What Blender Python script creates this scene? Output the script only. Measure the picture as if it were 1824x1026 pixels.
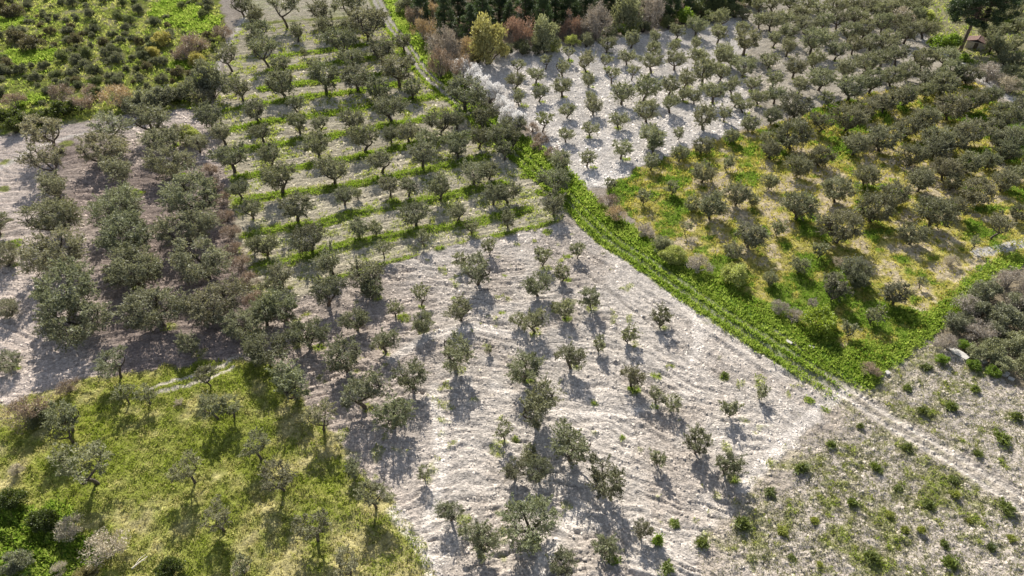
import bpy, math, random
import numpy as np
from mathutils import Vector

for o in list(bpy.data.objects): bpy.data.objects.remove(o)
scene = bpy.context.scene
col = scene.collection
R = math.radians

# ------------------------------------------------------------------ camera
CAM_H, PITCH, FPX = 60.0, R(40.2), 1200.0
cam_d = bpy.data.cameras.new('camera'); cam = bpy.data.objects.new('camera', cam_d); col.objects.link(cam)
cam.location = (0, 0, CAM_H); cam.rotation_euler = (R(90) - PITCH, 0, 0)
cam_d.sensor_fit = 'HORIZONTAL'; cam_d.angle = 2 * math.atan(912 / FPX)
cam_d.clip_start = 1; cam_d.clip_end = 6000
scene.camera = cam

# ------------------------------------------------------------------ light
SUN_EL, SUN_AZ = R(35), R(-11)          # azimuth clockwise from +Y
world = bpy.data.worlds.new('World'); scene.world = world; world.use_nodes = True
wn = world.node_tree.nodes; wl = world.node_tree.links; wn.clear()
sky = wn.new('ShaderNodeTexSky'); sky.sky_type = 'NISHITA'; sky.sun_disc = False
sky.sun_elevation = SUN_EL; sky.sun_rotation = SUN_AZ % (2 * math.pi)
bg = wn.new('ShaderNodeBackground'); bg.inputs['Strength'].default_value = 0.075
wo = wn.new('ShaderNodeOutputWorld'); hs = wn.new('ShaderNodeHueSaturation'); hs.inputs['Saturation'].default_value = .62; wl.new(sky.outputs[0], hs.inputs['Color']); wl.new(hs.outputs[0], bg.inputs[0]); wl.new(bg.outputs[0], wo.inputs[0])
sun_d = bpy.data.lights.new('sun', 'SUN'); sun_d.energy = 5.0; sun_d.angle = R(0.53); sun_d.color = (1.0, 0.95, 0.86)
sun = bpy.data.objects.new('sun', sun_d); col.objects.link(sun); sun.location = (0, 0, 90)
to_sun = Vector((math.sin(SUN_AZ) * math.cos(SUN_EL), math.cos(SUN_AZ) * math.cos(SUN_EL), math.sin(SUN_EL)))
sun.rotation_euler = (-to_sun).to_track_quat('-Z', 'Y').to_euler()
scene.view_settings.view_transform = 'Standard'; scene.view_settings.look = 'None'
scene.view_settings.exposure = 1.28; scene.view_settings.gamma = 1.0
scene.view_settings.use_curve_mapping = False
scene.render.engine = 'CYCLES'
scene.cycles.max_bounces = 6; scene.cycles.transparent_max_bounces = 4

# ------------------------------------------------------------------ surveying: photo point -> ground point
SP, CP = math.sin(PITCH), math.cos(PITCH)
def gnd(px, py, z=0.0):
    u = (px - 912) / FPX; v = (py - 513) / FPX
    t = (CAM_H - z) / (SP + v * CP)
    return t * u, t * (CP - v * SP), t      # x, y, depth along the optical axis
def gp(pts): return np.array([gnd(*p)[:2] for p in pts])

# ------------------------------------------------------------------ noise and outlines
_T = np.random.RandomState(7).rand(512, 512).astype(np.float32) * 2 - 1
def noise(x, y, s=0):
    x = np.asarray(x, np.float32) + 37.13 * s + 1000; y = np.asarray(y, np.float32) + 11.71 * s + 1000
    xi = np.floor(x); yi = np.floor(y); fx = x - xi; fy = y - yi
    fx = fx * fx * (3 - 2 * fx); fy = fy * fy * (3 - 2 * fy)
    i = xi.astype(np.int32) % 512; j = yi.astype(np.int32) % 512; i1 = (i + 1) % 512; j1 = (j + 1) % 512
    a = _T[i, j]; b = _T[i1, j]; c = _T[i, j1]; d = _T[i1, j1]
    return (a + (b - a) * fx) * (1 - fy) + (c + (d - c) * fx) * fy
def fbm(x, y, s=0, o=3):
    r = 0; a = 1; t = 0
    for k in range(o):
        r = r + a * noise(x * 2 ** k, y * 2 ** k, s + k * 3); t += a; a *= .55
    return r / t * 1.5
def sm(x, a, b):
    t = np.clip((x - a) / (b - a), 0, 1); return t * t * (3 - 2 * t)
def dline(X, Y, P):
    d = np.full(X.shape, 1e9, np.float32)
    for (ax, ay), (bx, by) in zip(P[:-1], P[1:]):
        vx, vy = bx - ax, by - ay; L = vx * vx + vy * vy + 1e-9
        t = np.clip(((X - ax) * vx + (Y - ay) * vy) / L, 0, 1)
        d = np.minimum(d, (X - ax - t * vx) ** 2 + (Y - ay - t * vy) ** 2)
    return np.sqrt(d)
def sdpoly(X, Y, P):
    """positive inside"""
    d = dline(X, Y, list(P) + [P[0]]); ins = np.zeros(X.shape, bool)
    for (ax, ay), (bx, by) in zip(P, list(P[1:]) + [P[0]]):
        if ay == by: continue
        c = ((ay > Y) != (by > Y)) & (X < (bx - ax) * (Y - ay) / (by - ay) + ax); ins ^= c
    return np.where(ins, d, -d)

# ------------------------------------------------------------------ the plots, surveyed from the photograph
PLOT = {
 'left':   [(-400,260),(0,238),(120,222),(240,205),(330,200),(372,205),(400,330),(432,480),(470,600),(400,640),(250,660),(100,690),(0,712),(-500,760)],
 'strips': [(395,140),(420,60),(470,-60),(672,-60),(690,40),(735,95),(795,160),(915,262),(1015,350),(990,398),(830,432),(690,474),(600,500),(480,560),(440,500),(405,330),(380,200)],
 'centre': [(600,502),(690,476),(830,434),(990,400),(1060,400),(1115,445),(1204,505),(1300,572),(1400,632),(1500,700),(1420,790),(1330,862),(1270,960),(1240,1120),(790,1120),(775,1000),(705,900),(640,830),(590,765),(520,690),(440,640),(470,560)],
 'grass':  [(-500,740),(0,712),(100,690),(250,660),(400,636),(450,640),(520,690),(590,765),(640,830),(705,900),(775,1000),(790,1120),(790,1500),(-900,1500)],
 'stony':  [(1500,690),(1570,670),(1640,620),(1720,640),(1824,690),(2100,760),(2300,1500),(1230,1500),(1240,1100),(1270,960),(1330,862),(1420,790)],
 'meadow': [(1085,335),(1130,300),(1220,268),(1330,232),(1420,205),(1540,175),(1640,150),(1740,150),(1824,215),(2100,400),(1900,440),(1780,478),(1640,600),(1555,672),(1400,580),(1250,490),(1150,425)],
 'white':  [(815,118),(900,95),(1000,84),(1100,70),(1200,52),(1330,20),(1420,60),(1330,228),(1220,266),(1130,298),(1085,330),(1040,330),(985,280),(930,205)],
 'grey':   [(1330,20),(1330,-80),(1560,-80),(1640,60),(1720,130),(1780,170),(1640,152),(1540,178),(1420,208),(1330,230)],
 'scrub':  [(-500,-100),(380,-100),(400,40),(400,75),(375,140),(370,195),(240,203),(120,220),(0,236),(-500,260)],
 'beyond': [(1600,-90),(2300,-90),(2300,420),(1824,196),(1770,150),(1720,105),(1650,60)],
 'thicket':[(1640,600),(1700,540),(1790,475),(2000,440),(2200,760),(1824,690),(1720,640)],
 'wood':   [(720,-120),(1340,-120),(1330,20),(1200,45),(1100,62),(1000,78),(900,92),(815,115),(760,70)],
}
PLOT = {k: gp(v) for k, v in PLOT.items()}
STRIPS = [
 [(590,500),(640,486),(690,472),(760,456),(830,432),(900,414),(990,394)],
 [(455,476),(508,464),(607,440),(673,427),(741,412),(825,397),(880,384),(940,370)],
 [(445,420),(475,412),(569,400),(632,382),(686,369),(754,356),(825,341),(900,324)],
 [(425,364),(450,359),(513,346),(602,334),(668,321),(716,311),(767,301),(860,283)],
 [(418,319),(450,313),(501,301),(551,293),(632,278),(716,261),(840,238)],
 [(412,270),(450,263),(518,252),(569,243),(625,233),(678,223),(754,210),(840,195)],
 [(408,233),(475,218),(551,205),(648,190),(779,167)],
 [(405,197),(465,186),(546,172),(622,162),(720,146)],
 [(470,158),(560,146),(660,133),(740,121)],
 [(480,128),(560,118),(650,107),(730,96)],
 [(490,100),(570,92),(650,84),(705,77)],
 [(440,44),(520,38),(600,32),(680,25)],
]
STRIPS = [gp(s) for s in STRIPS]
TRACK = gp([(664,-40),(672,0),(692,40),(715,70),(733,95),(750,120),(770,140),(797,160),(850,205),(917,266),(968,310),(1014,349),(1050,385),(1077,412),(1115,440),(1153,463),(1204,503),(1300,570),(1400,634),(1500,697),(1600,764),(1700,822),(1824,902),(1960,985)])
def offset(P, k):
    Q = []
    for i in range(len(P)):
        a = P[max(i - 1, 0)]; b = P[min(i + 1, len(P) - 1)]; t = b - a; t = t / np.linalg.norm(t)
        Q.append(P[i] + k * np.array([t[1], -t[0]]))
    return np.array(Q)
RUT_A, RUT_B = offset(TRACK, 0.75), offset(TRACK, -0.75)
VERGE = gp([(688,-30),(700,0),(712,30),(735,72),(750,92),(772,118),(797,142),(840,185),(900,235),(955,270),(1010,318),(1062,372),(1130,425),(1190,462),(1250,497),(1350,556),(1450,616),(1540,672)])
VERGE_W = 2.35
VERGE2 = gp([(1545,668),(1590,640),(1640,592),(1700,540),(1775,480),(1810,462)])
ROAD = gp([(1610,40),(1650,72),(1700,112),(1740,135),(1775,158),(1824,190),(1950,270)])
LANE = gp([(1740,452),(1775,446),(1824,432),(1950,400)])
GRASS_PATH = [gp([(262,698),(300,684),(350,668),(400,650),(412,640)]), gp([(280,702),(330,688),(380,672),(415,655)])]
SOIL_TRACKS = [gp([(772,690),(782,760),(788,830),(775,890),(760,930)]), gp([(1325,868),(1350,835),(1400,785),(1450,738),(1500,700)]), gp([(700,905),(740,960),(775,1026)]),
               gp([(1235,640),(1245,600),(1240,560),(1190,520)]), gp([(0,300),(60,262),(150,235),(240,222)]), gp([(395,95),(420,60),(440,20)]), gp([(395,95),(385,135)]), gp([(1055,150),(1075,200),(1085,240)]), gp([(1030,905),(990,960),(955,1026)]), gp([(700,640),(760,600),(850,585),(930,600)]), gp([(880,690),(1000,740),(1120,735),(1230,700)]), gp([(1105,250),(1060,290),(1020,320)]), gp([(1180,95),(1130,150),(1110,210)])]
WHITE_CORNER = gp([(965,265),(1005,300),(1040,320),(1080,312)])
# ------------------------------------------------------------------ tree survey: per map sheet (origin in the photo), crown centre and crown width read at 3.946x
K = 3.946
SHEETS = {
 (0,0): """1700,40,180 1610,420,160p 1790,130,190 1790,290,150 1690,630,190 1800,790,180 790,920,220p 330,960,250p 1060,860,260 1420,700,150 1470,830,200 1220,960,170 1560,940,190""",
 (450,0): """220,80,210p 10,120,90 50,230,150p 90,370,190p 310,230,150 470,90,190 520,190,190 610,290,230 360,370,60y 690,30,250 800,170,290 690,190,170 900,350,230 690,410,190
  1060,310,150 1020,480,270 500,540,260 430,455,100 210,590,230 300,720,150 730,540,220 870,620,210 1120,620,160 970,760,220 700,830,190 320,860,180 470,860,140 30,790,180 60,930,170
  1490,650,290 1310,850,210 1430,830,170 1620,800,230 1740,950,230 1090,920,170 970,940,140 770,960,240 450,1000,220 1240,980,180 1430,990,200 1590,970,180 190,470,170""",
 (900,0): """90,460,100g 70,560,130 285,430,90g 215,525,130 405,470,125 240,650,130 95,680,120 400,610,150 445,380,90g 570,430,150 585,560,110 715,320,130 710,430,100g 755,520,110g 890,290,125 1050,270,115
  860,400,120 895,500,90g 1035,430,170 1040,345,110 1190,330,110 1200,420,150 985,620,190 825,660,170 620,740,140 435,770,120 265,850,130g 800,840,130 1000,780,180 1165,730,150 1160,600,140 1270,550,140
  1400,500,200 1355,390,130 1350,190,150 1205,230,120 1500,240,150 1510,140,150 1690,300,200 1530,380,170 1340,310,110 1680,460,170 1520,500,130 1470,650,180 1600,600,130 1335,680,110 1400,830,190 1545,800,110
  1680,740,120 1745,590,125 1790,680,130 1720,870,130r 1660,220,120 1680,120,100 1790,160,120 1780,50,120 1030,960,190 1220,940,100 600,900,110 430,940,110 600,680,90 1590,955,110r 70,870,170 50,980,150
  1600,420,120 1620,700,110 1260,660,110""",
 (1364,0): """60,30,160 180,30,150 300,40,130 230,110,140 370,90,130 490,60,150 600,50,140 700,60,150 800,90,140 640,120,140 40,170,150 160,250,150 130,150,130 280,190,140 400,170,140 510,150,150 590,240,150 690,220,150
  830,170,150 960,160,140 1000,230,170 1130,200,150 880,270,130 60,290,120 330,310,190 430,270,130 620,330,140 750,320,150 860,340,140 160,340,150 500,370,150 930,390,160 820,420,150 700,460,170 1110,430,170 1260,410,170
  30,420,130 205,480,160 350,430,150 560,500,180 1000,510,150r 60,560,130 390,570,180 240,610,140 740,600,190 890,560,150r 1150,570,160r 1250,610,200r 1310,510,170r 1430,540,150r 600,640,200 430,700,110y 70,670,140
  210,750,220r 980,690,180r 1120,660,130r 840,740,170r 700,780,170r 580,840,220r 50,820,140r 390,870,160 200,950,240r 1310,760,210r 1450,720,170r 1120,840,200r 1580,680,140r 1690,830,220r 1780,770,150r 1450,930,220r
  1600,900,150r 1000,900,180r 830,980,220r 640,1010,190r 1200,990,210r 1710,980,220r 30,970,120r 1330,1000,160r
  860,60,150 760,10,150 900,10,140 1000,60,150 1060,120,140 950,90,130 1010,0,150 1090,40,130 1600,300,150b 1650,220,130b 1770,290,110b 1790,420,110b 1740,520,130b 1570,230,130b 1740,90,140b 1780,180,110b 1690,410,100b 1700,30,120b 1790,20,130b 1660,340,110b 1620,130,110b 1740,600,110b""",
 (0,250): """370,10,220p 340,160,230p 380,340,250 390,560,330m 400,810,380m 740,80,290m 820,240,260 840,490,330m 900,700,380m 950,920,360m 1130,20,230m 1200,170,270m 1340,420,370m 1330,650,330m 1430,870,360m
  1620,130,260 1690,370,160 1770,500,170 -40,600,200 30,830,200m 1780,740,130 1390,30,150""",
 (450,250): """120,100,180 190,280,260 450,60,210 560,210,230 740,20,200 900,150,200 300,480,250 30,530,120 640,400,160 735,370,100 960,330,180 1090,330,160 1310,320,220 1190,110,220 1440,60,170 1550,220,200 1660,210,160 1140,520,210
  1440,490,160 400,690,240 80,740,190 740,620,160 860,620,120 540,850,240 920,770,110p 1200,690,100p 1540,590,130 1665,750,110y 1460,840,110y 1580,930,230 790,960,220 190,950,220 1690,370,180 1770,70,170 1790,540,150""",
 (900,250): """50,520,200 20,350,180 380,140,170 350,270,220 340,430,210 580,120,130 820,60,150 1050,30,140 1230,90,130r 1390,40,140r 1570,150,100y 1390,230,175r 1175,325,105y 740,290,90y 970,385,105y 1450,480,220r 1320,450,120r
  1630,400,190r 1720,690,220r 1270,620,80p 1600,790,140r 260,820,130y 510,770,110y 400,940,120y 1030,150,130 1740,430,90r""",
 (1364,250): """40,60,150r 230,180,180r 390,110,170r 30,290,120r 510,360,220r 650,50,200r 710,250,180r 240,480,240r 90,620,110y 520,630,290r 770,490,260r 920,380,210r 1100,280,200r 1030,110,190r 1200,60,180r 1270,210,190r
  1320,290,140r 1440,160,180r 1570,140,150r 1690,70,180r 1500,370,230r 1680,290,180r 1780,230,130r 1190,530,260r 1330,480,170r 1030,680,190r 1620,620,170p 1790,520,140r 380,790,110y 235,890,130r 620,930,190r 30,980,110r
  1460,740,80p 870,20,150r 470,1000,130r""",
 (0,500): """480,100,420m 530,290,390m 50,200,170m 50,570,160m 1110,220,390m 1530,170,360m 1710,320,260m 1770,480,160 1320,450,170 810,610,200p 880,810,130p 1030,820,130p 1460,690,140p 1500,900,170p 1620,900,150p 470,990,220p""",
 (450,500): """210,180,260 80,240,210 520,90,230 830,60,170 1180,110,130p 1000,210,110 720,280,170 390,390,240 110,510,250 280,720,320 650,550,260 930,440,180 1200,310,150 1460,230,190 1420,540,260 1660,490,65y 1120,690,230 770,800,290
  480,970,190p 980,960,250 150,40,180""",
 (900,500): """230,60,180 600,140,160y 1095,265,145y 870,385,130y 420,230,130 350,195,70y 90,300,100 210,310,170 465,555,200 660,460,110y 130,640,230 895,690,165 220,900,310 1060,820,120 1170,870,120 1580,910,130y 1800,800,100y""",
 (1364,500): """480,70,180y 640,10,160r 910,120,200r 760,250,130y 585,350,110y 1090,30,70p 50,0,120r""",
 (0,766): """610,270,320p 470,20,190p 1330,290,200p 1530,620,200p 1690,940,130p""",
 (450,766): """30,130,180p 190,340,220p 430,690,240p 670,950,180p 700,270,150 850,470,200p 1205,310,100p 1390,590,170 1590,780,280 1770,20,130p""",
 (900,766): """230,290,160 70,280,150 170,160,120 460,120,300 700,370,280 1075,200,125y 1350,80,190y 1570,240,200y 160,680,340 400,940,200 700,800,190y 970,700,140y""",
}
# widths run a little wide of the leaf mass, hence 0.97
SURVEY = []      # px, py, width px, kind letter
for (ox, oy), txt in SHEETS.items():
    for tok in txt.split():
        a = tok.split(','); w = a[2]; kd = ''
        if w[-1].isalpha(): kd, w = w[-1], w[:-1]
        SURVEY.append((ox + float(a[0]) / K, oy + float(a[1]) / K, float(w) / K * 0.97, kd))
def inside(name, x, y): return float(sdpoly(np.array([x]), np.array([y]), PLOT[name])[0])
HK = {'': .80, 'm': .66, 'p': .92, 'y': 1.0, 'r': .80, 'g': .92, 'b': .78}       # height over crown width
CK = {'': .58, 'm': .55, 'p': .64, 'y': .56, 'r': .53, 'g': .62, 'b': .56}       # height of the crown centre over height
TREES = []
for px, py, w, kd in SURVEY:
    W = w * gnd(px, py, 2)[2] / FPX
    for _ in range(2):
        H = W * HK[kd] if W > 3 else W * HK[kd] * 1.1
        x, y, d = gnd(px, py, H * CK[kd]); W = w * d / FPX
    best = max(PLOT, key=lambda n: inside(n, x, y))
    TREES.append(dict(x=x, y=y, W=W, H=H, kind=kd, plot=best, px=px, py=py, w=w))
# thin out marks read twice on neighbouring sheets
keep = []
for t in TREES:
    if all((t['x'] - q['x']) ** 2 + (t['y'] - q['y']) ** 2 > (0.22 * (t['W'] + q['W'])) ** 2 for q in keep): keep.append(t)
TREES = keep
# ------------------------------------------------------------------ the land: height, soil, cover
rs = np.random.RandomState(11)
PATCH = []      # weedy rings left by the plough round the trunks: x, y, radius
for t in TREES:
    p = t['plot']; k = {'left': .75, 'strips': .35, 'centre': .6, 'white': .5, 'grey': .6}.get(p, 0)
    if rs.rand() < k:
        PATCH.append((t['x'] + rs.uniform(-.2, 1.1), t['y'] - rs.uniform(-.3, .5), rs.uniform(.55, 1.1) * (1.2 if p == 'left' else .9), rs.uniform(.4, 1)))
for px, py, r in [(105,268,1.2),(10,288,1.3),(8,338,1),(20,435,1.6),(28,440,1),(245,345,1.3),(120,255,1.3),(95,228,1.6),(1198,653,.6),(1170,672,.8),(1290,672,.7),(1110,780,.5),(1060,720,.6),(808,533,.5),(895,560,.5),(780,440,.9),(1010,455,.8),(975,410,1),
                  (935,310,1.2),(960,340,1.3),(900,490,.5),(955,960,.5),(1470,730,.6),(1440,715,.6),(1200,928,.6)]:
    x, y, _ = gnd(px, py); PATCH.append((x, y, r, 1))
sd = STRIPS[3][-1] - STRIPS[3][0]; sd = sd / np.linalg.norm(sd)

def mixc(a, b, t): return a + (np.array(b, np.float32) - a) * t[..., None]
def land(X, Y):
    X = np.asarray(X, np.float32); Y = np.asarray(Y, np.float32)
    wx = X + 1.1 * fbm(X / 4, Y / 4, 21) + .35 * noise(X / .9, Y / .9, 5); wy = Y + 1.1 * fbm(X / 4, Y / 4, 27) + .35 * noise(X / .9, Y / .9, 6)
    S = {k: sdpoly(wx, wy, v) for k, v in PLOT.items()}
    M = {k: sm(v, -.4, .4) for k, v in S.items()}; soft = sm(S['stony'] + 1.5 * noise(X / 2, Y / 2, 9), -1.5, 4.5)
    dT = dline(X, Y, TRACK); dTw = dT + .25 * noise(X / 1.5, Y / 1.5, 8)
    # ---------------- height
    z = .5 * fbm(X / 26, Y / 26, 1, 2)
    n1 = noise(X / .42, Y / .42, 31); n2 = noise(X / .2, Y / .2, 32); n3 = noise(X / .95, Y / .95, 33)
    clod = .10 * np.maximum(n1, -.15) + .05 * n2 + .05 * n3
    smooth = np.zeros(X.shape, np.float32)
    for P in SOIL_TRACKS: smooth = np.maximum(smooth, sm(dline(X, Y, P), 1.2, .5))
    clod = clod * (1 - .75 * smooth)
    # harrow marks of the middle plot: gentle arcs, then lines that follow the track
    wob = 2.2 * fbm(X / 13, Y / 13, 41, 2)
    t1 = Y + .12 * X + .012 * (X - 5) ** 2 * .5 + wob; s1 = X
    t1 = t1 + .5 * noise(X / 2.2, Y / 2.2, 40); f1 = .8 * noise(t1 / .62, s1 / 4, 42) + .6 * noise(t1 / .33, s1 / 2.5, 43)
    f2 = noise(dT / .7 + .5 * noise(X / 6, Y / 6, 3), (X + Y) / 6, 44) + .5 * noise(dT / .36, (X + Y) / 4, 45)
    t1b = Y * .9 + .5 * X + 2.2 * fbm(X / 9, Y / 9, 141, 2)
    gr = np.maximum(sm(np.abs(noise(t1 / .75, s1 / 5, 142)), .34, .04) * sm(noise(X / 3, Y / 1.6, 143), -.25, .25), .9 * sm(np.abs(noise(t1b / .8, (X - Y) / 8, 144)), .32, .04) * sm(noise(X / 5, Y / 5, 145), -.2, .3))
    wt = sm(dT, 13, 8); fc = f1 * (1 - wt) + .9 * f2 * wt - 1.35 * gr * (1 - .7 * wt) * (1 - smooth) - 1.1 * wt * (1 - smooth) * sm(np.abs(noise(dT / .7 + .8 * noise(X / 5, Y / 5, 4), (X + Y) / 8, 149)), .34, .04) * sm(noise(X / 3, Y / 3, 148), -.4, .1)
    amp = .5 + .5 * sm(fbm(X / 7, Y / 7, 46), -.5, .5)
    tb = (X * -sd[1] + Y * sd[0]); sb = X * sd[0] + Y * sd[1]
    fb = noise(tb / .6, sb / 8, 47) + .5 * noise(tb / .32, sb / 5, 48) - 1.5 * sm(np.abs(noise(tb / .7, sb / 10, 147)), .32, .05)
    t3 = Y - .15 * X + 2.5 * fbm(X / 11, Y / 11, 49, 2); fa = noise(t3 / .7, X / 6, 50) + .5 * noise(t3 / .35, X / 4, 51) - 1.4 * sm(np.abs(noise(t3 / .72, X / 9, 151)), .32, .05)
    tg = X + .35 * Y + 1.2 * fbm(X / 9, Y / 9, 52, 2); fg = noise(tg / .8, Y / 9, 53)
    z = z + M['centre'] * (.18 * fc * amp + 1.0 * clod) + M['strips'] * (.11 * fb + .8 * clod) + M['left'] * (.13 * fa + .9 * clod)
    z = z + M['white'] * (.06 * fg + 1.1 * clod) + M['grey'] * 1.1 * clod
    te = dline(X, Y, gp([(1540,760),(1560,690),(1620,650),(1720,650),(1824,700)])); fe = noise(te / .6, (X - Y) / 6, 54) * sm(te, 6, 3)
    z = z + M['stony'] * (1.5 * clod + .07 * fe + .05 * fbm(X / 1.4, Y / 1.4, 60))
    hum = noise(X / .75, Y / .75, 55) * .11 + noise(X / 1.9, Y / 1.9, 56) * .2 + .06 * n1
    mow = noise((X * .55 + Y * .83 + 1.4 * wob) / .8, (X * .83 - Y * .55) / 9, 57) * sm(noise(X / 9, Y / 9, 157), -.4, .3); z = z + M['grass'] * (hum + .16 * mow)
    z = z + M['meadow'] * (hum * .9 + .07 * noise((X * .9 + Y * .4) / .7, (Y - X) / 8, 58)) + (M['scrub'] + M['beyond']) * hum
    dS = np.full(X.shape, 99, np.float32)
    for P in STRIPS: dS = np.minimum(dS, dline(X, Y, P))
    z = z + M['strips'] * sm(dS, 1.1, .3) * (.16 + .08 * n3)
    # ---------------- soil colour (dry earth, from chalky to brown)
    big = fbm(X / 9, Y / 9, 70); mid = fbm(X / 2.2, Y / 2.2, 73); fine = noise(X / .3, Y / .3, 77)
    C = np.empty(X.shape + (3,), np.float32); C[...] = (.36, .31, .26)
    C = mixc(C, (.47, .425, .38), M['centre']); C = mixc(C, (.35, .305, .265), M['centre'] * sm(big + .5 * mid, -.1, .7) * .8)
    C = mixc(C, (.33, .265, .225), M['centre'] * sm(X + 3 * big, -4, -22) * sm(Y, 82, 64) * .7)
    C = mixc(C, (.44, .395, .30), M['strips']); C = mixc(C, (.50, .45, .40), M['strips'] * sm(mid, .1, .7) * .6)
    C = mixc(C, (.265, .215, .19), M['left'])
    pale_soil = M['left'] * np.maximum(sm(-X - .56 * Y + 5 * big, 14, 27), sm(Y + .25 * X + 5 * big, 84, 98))  # where the left plot's own earth turns from brown to pale
    C = mixc(C, (.50, .43, .38), np.clip(pale_soil, 0, 1) * .9)
    C = mixc(C, (.53, .49, .45), M['white']); C = mixc(C, (.46, .42, .37), M['white'] * sm(X - .12 * Y, 30, 52)); C = mixc(C, (.40, .36, .30), M['grey'])
    C = mixc(C, (.39, .345, .30), soft); C = mixc(C, (.27, .245, .16), M['stony'] * sm(mid + .5 * big, .0, .8) * .7)
    C = mixc(C, (.20, .16, .11), M['wood']); C = mixc(C, (.24, .2, .14), M['thicket'])
    # straw and sward
    sward = np.array((.22, .24, .055), np.float32); straw = (.38, .33, .17)
    gm = M['grass']; C = C * (1 - gm[..., None]) + sward * gm[..., None]
    C = mixc(C, (.30, .29, .07), gm * sm(mow, .0, .7) * .6)
    C = mixc(C, straw, gm * sm(mid * .6 + big * .5 + sm(X + .3 * Y, -22, -2) * .6, -.1, .7) * .85)
    mm = M['meadow']; C = C * (1 - mm[..., None]) + np.array((.36, .32, .10), np.float32) * mm[..., None]
    C = mixc(C, (.17, .22, .04), mm * sm(mid + big * .7, .1, .6)); C = mixc(C, (.48, .40, .28), mm * sm(-mid - .8 * big, .1, .6) * .9)
    sc = M['scrub']; C = C * (1 - sc[..., None]) + np.array((.20, .22, .06), np.float32) * sc[..., None]; C = mixc(C, (.34, .30, .18), sc * sm(mid, .1, .6) * .7)
    be = M['beyond']; C = C * (1 - be[..., None]) + np.array((.28, .26, .15), np.float32) * be[..., None]
    # ---------------- green cover 0..1
    G = np.zeros(X.shape, np.float32)
    stripe = sm(dS + .45 * noise(X / .8, Y / .8, 80) + .35 * mid, 1.75, .7) * sm(fbm(X / 5, Y / 5, 81) + 1.15, 0, .5)
    stripe = np.where(dline(X, Y, STRIPS[0]) < 2, sm(dS + .3 * mid, 1.3, .6), stripe)
    G = np.maximum(G, M['strips'] * stripe); G = np.maximum(G, M['strips'] * .5 * sm(mid + .3 * n3 + .3 * big, -.25, .6))
    dV = dline(X, Y, VERGE); dV2 = dline(X, Y, VERGE2)
    vg = sm(dV + .5 * mid, VERGE_W, VERGE_W - .9); vg2 = sm(dV2 + .7 * mid, 1.7, .7)
    V = np.maximum(vg, vg2)
    for cx, cy, a, b in [(50,100,8,4.5),(55,180,4,3),(330,120,3.5,3),(300,15,4,9),(330,30,4,8),(360,50,3.5,7),(15,45,5,5),(60,955,4.5,3.6),(100,1000,4.2,3),(15,930,3,2.5),(1560,632,4,2.2),(1610,565,2.5,1.8)]:
        x0, y0, _ = gnd(cx, cy); e = np.hypot((X - x0) / a, (Y - y0) / b) + .3 * mid + .15 * n3; V = np.maximum(V, sm(e, 1.05, .8))
    up = sm(dTw, 2.7, 1.9) * sm(Y, 50, 57)         # the overgrown stretch of the track
    G = np.maximum(G, up); V = np.maximum(V, .6 * up * sm(Y, 140, 110))
    for x0, y0, r, k in PATCH:
        b = (np.abs(X - x0) < 3) & (np.abs(Y - y0) < 3)
        if b.any():
            e = np.hypot(X[b] - x0, (Y[b] - y0) * 1.2) / r + .45 * mid[b] + .2 * n3[b]
            G[b] = np.maximum(G[b], k * sm(e, 1.1, .5))
    ston = sm(noise(X / .6, Y / .6, 91) + .7 * mid + .7 * big, .45, 1.0); G = np.maximum(G, soft * .5 * ston); G = np.maximum(G, M['stony'] * soft * .7 * sm(mid + .6 * n3 + .3 * big, .65, 1.1))
    G = np.maximum(G, M['centre'] * .5 * sm(mid + .5 * n3 + .3 * noise(X / 14, Y / 14, 88), .75, 1.05))
    C = mixc(C, (.21, .235, .05), np.clip(G, 0, 1) * .85); C = mixc(C, (.12, .21, .03), V * .95)
    # ---------------- wheel tracks
    G = G * (1 - M['stony'] * sm(dT, 1.9, 1.3)); rut = np.minimum(dline(X, Y, RUT_A), dline(X, Y, RUT_B)); rw = .4 + .3 * sm(Y, 90, 120); rt = sm((rut + .08 * n1) / rw, 1.1, .5)
    bare = 1 - .75 * sm(dT, 2, 1) * sm(Y, 50, 58) * sm(Y, 135, 100) * .75
    C = mixc(C, (.46, .415, .365), rt * bare); G = G * (1 - rt * bare); V = V * (1 - sm(rut, .5, .25))
    z = z - .07 * rt + .05 * sm(dT, .5, .1)
    low = sm(dT, 1.6, 1) * sm(Y, 58, 53); C = mixc(C, (.30, .265, .22), low * .6 * (1 - rt))
    for P in SOIL_TRACKS:
        d = dline(X, Y, P) + .2 * n3; k = sm(d, .95, .3); C = mixc(C, (.58, .53, .48), k * .8); z = z - .04 * k
    for P, wd in [(ROAD, 1.5), (LANE, 1.1)]:
        k = sm(dline(X, Y, P) + .15 * n3, wd, wd - .5); C = mixc(C, (.52, .49, .45), k); G *= 1 - k; V *= 1 - k
    for P in GRASS_PATH:
        k = sm(dline(X, Y, P) + .12 * n1, .42, .15); C = mixc(C, (.52, .47, .38), k); gm = gm * (1 - k)
    k = sm(dline(X, Y, WHITE_CORNER) + .3 * mid, 3, 1.5); C = mixc(C, (.58, .54, .50), k * .8 * (1 - V))
    C = C * (1 + .10 * fine + .07 * n1)[..., None] * (1 + .08 * mid)[..., None]
    FT = np.where(dT + 2.5 * noise(X / 6, Y / 6, 160) < 9, dT + .8 * noise(X / 5, Y / 5, 4), t1); FS = np.where(dT < 9, (X + Y) * .7, X)
    cross = noise(X / 8, Y / 8, 161) > .35; FT = np.where(cross & (dT > 9), t1b, FT); FS = np.where(cross & (dT > 9), X - Y, FS)
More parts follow.
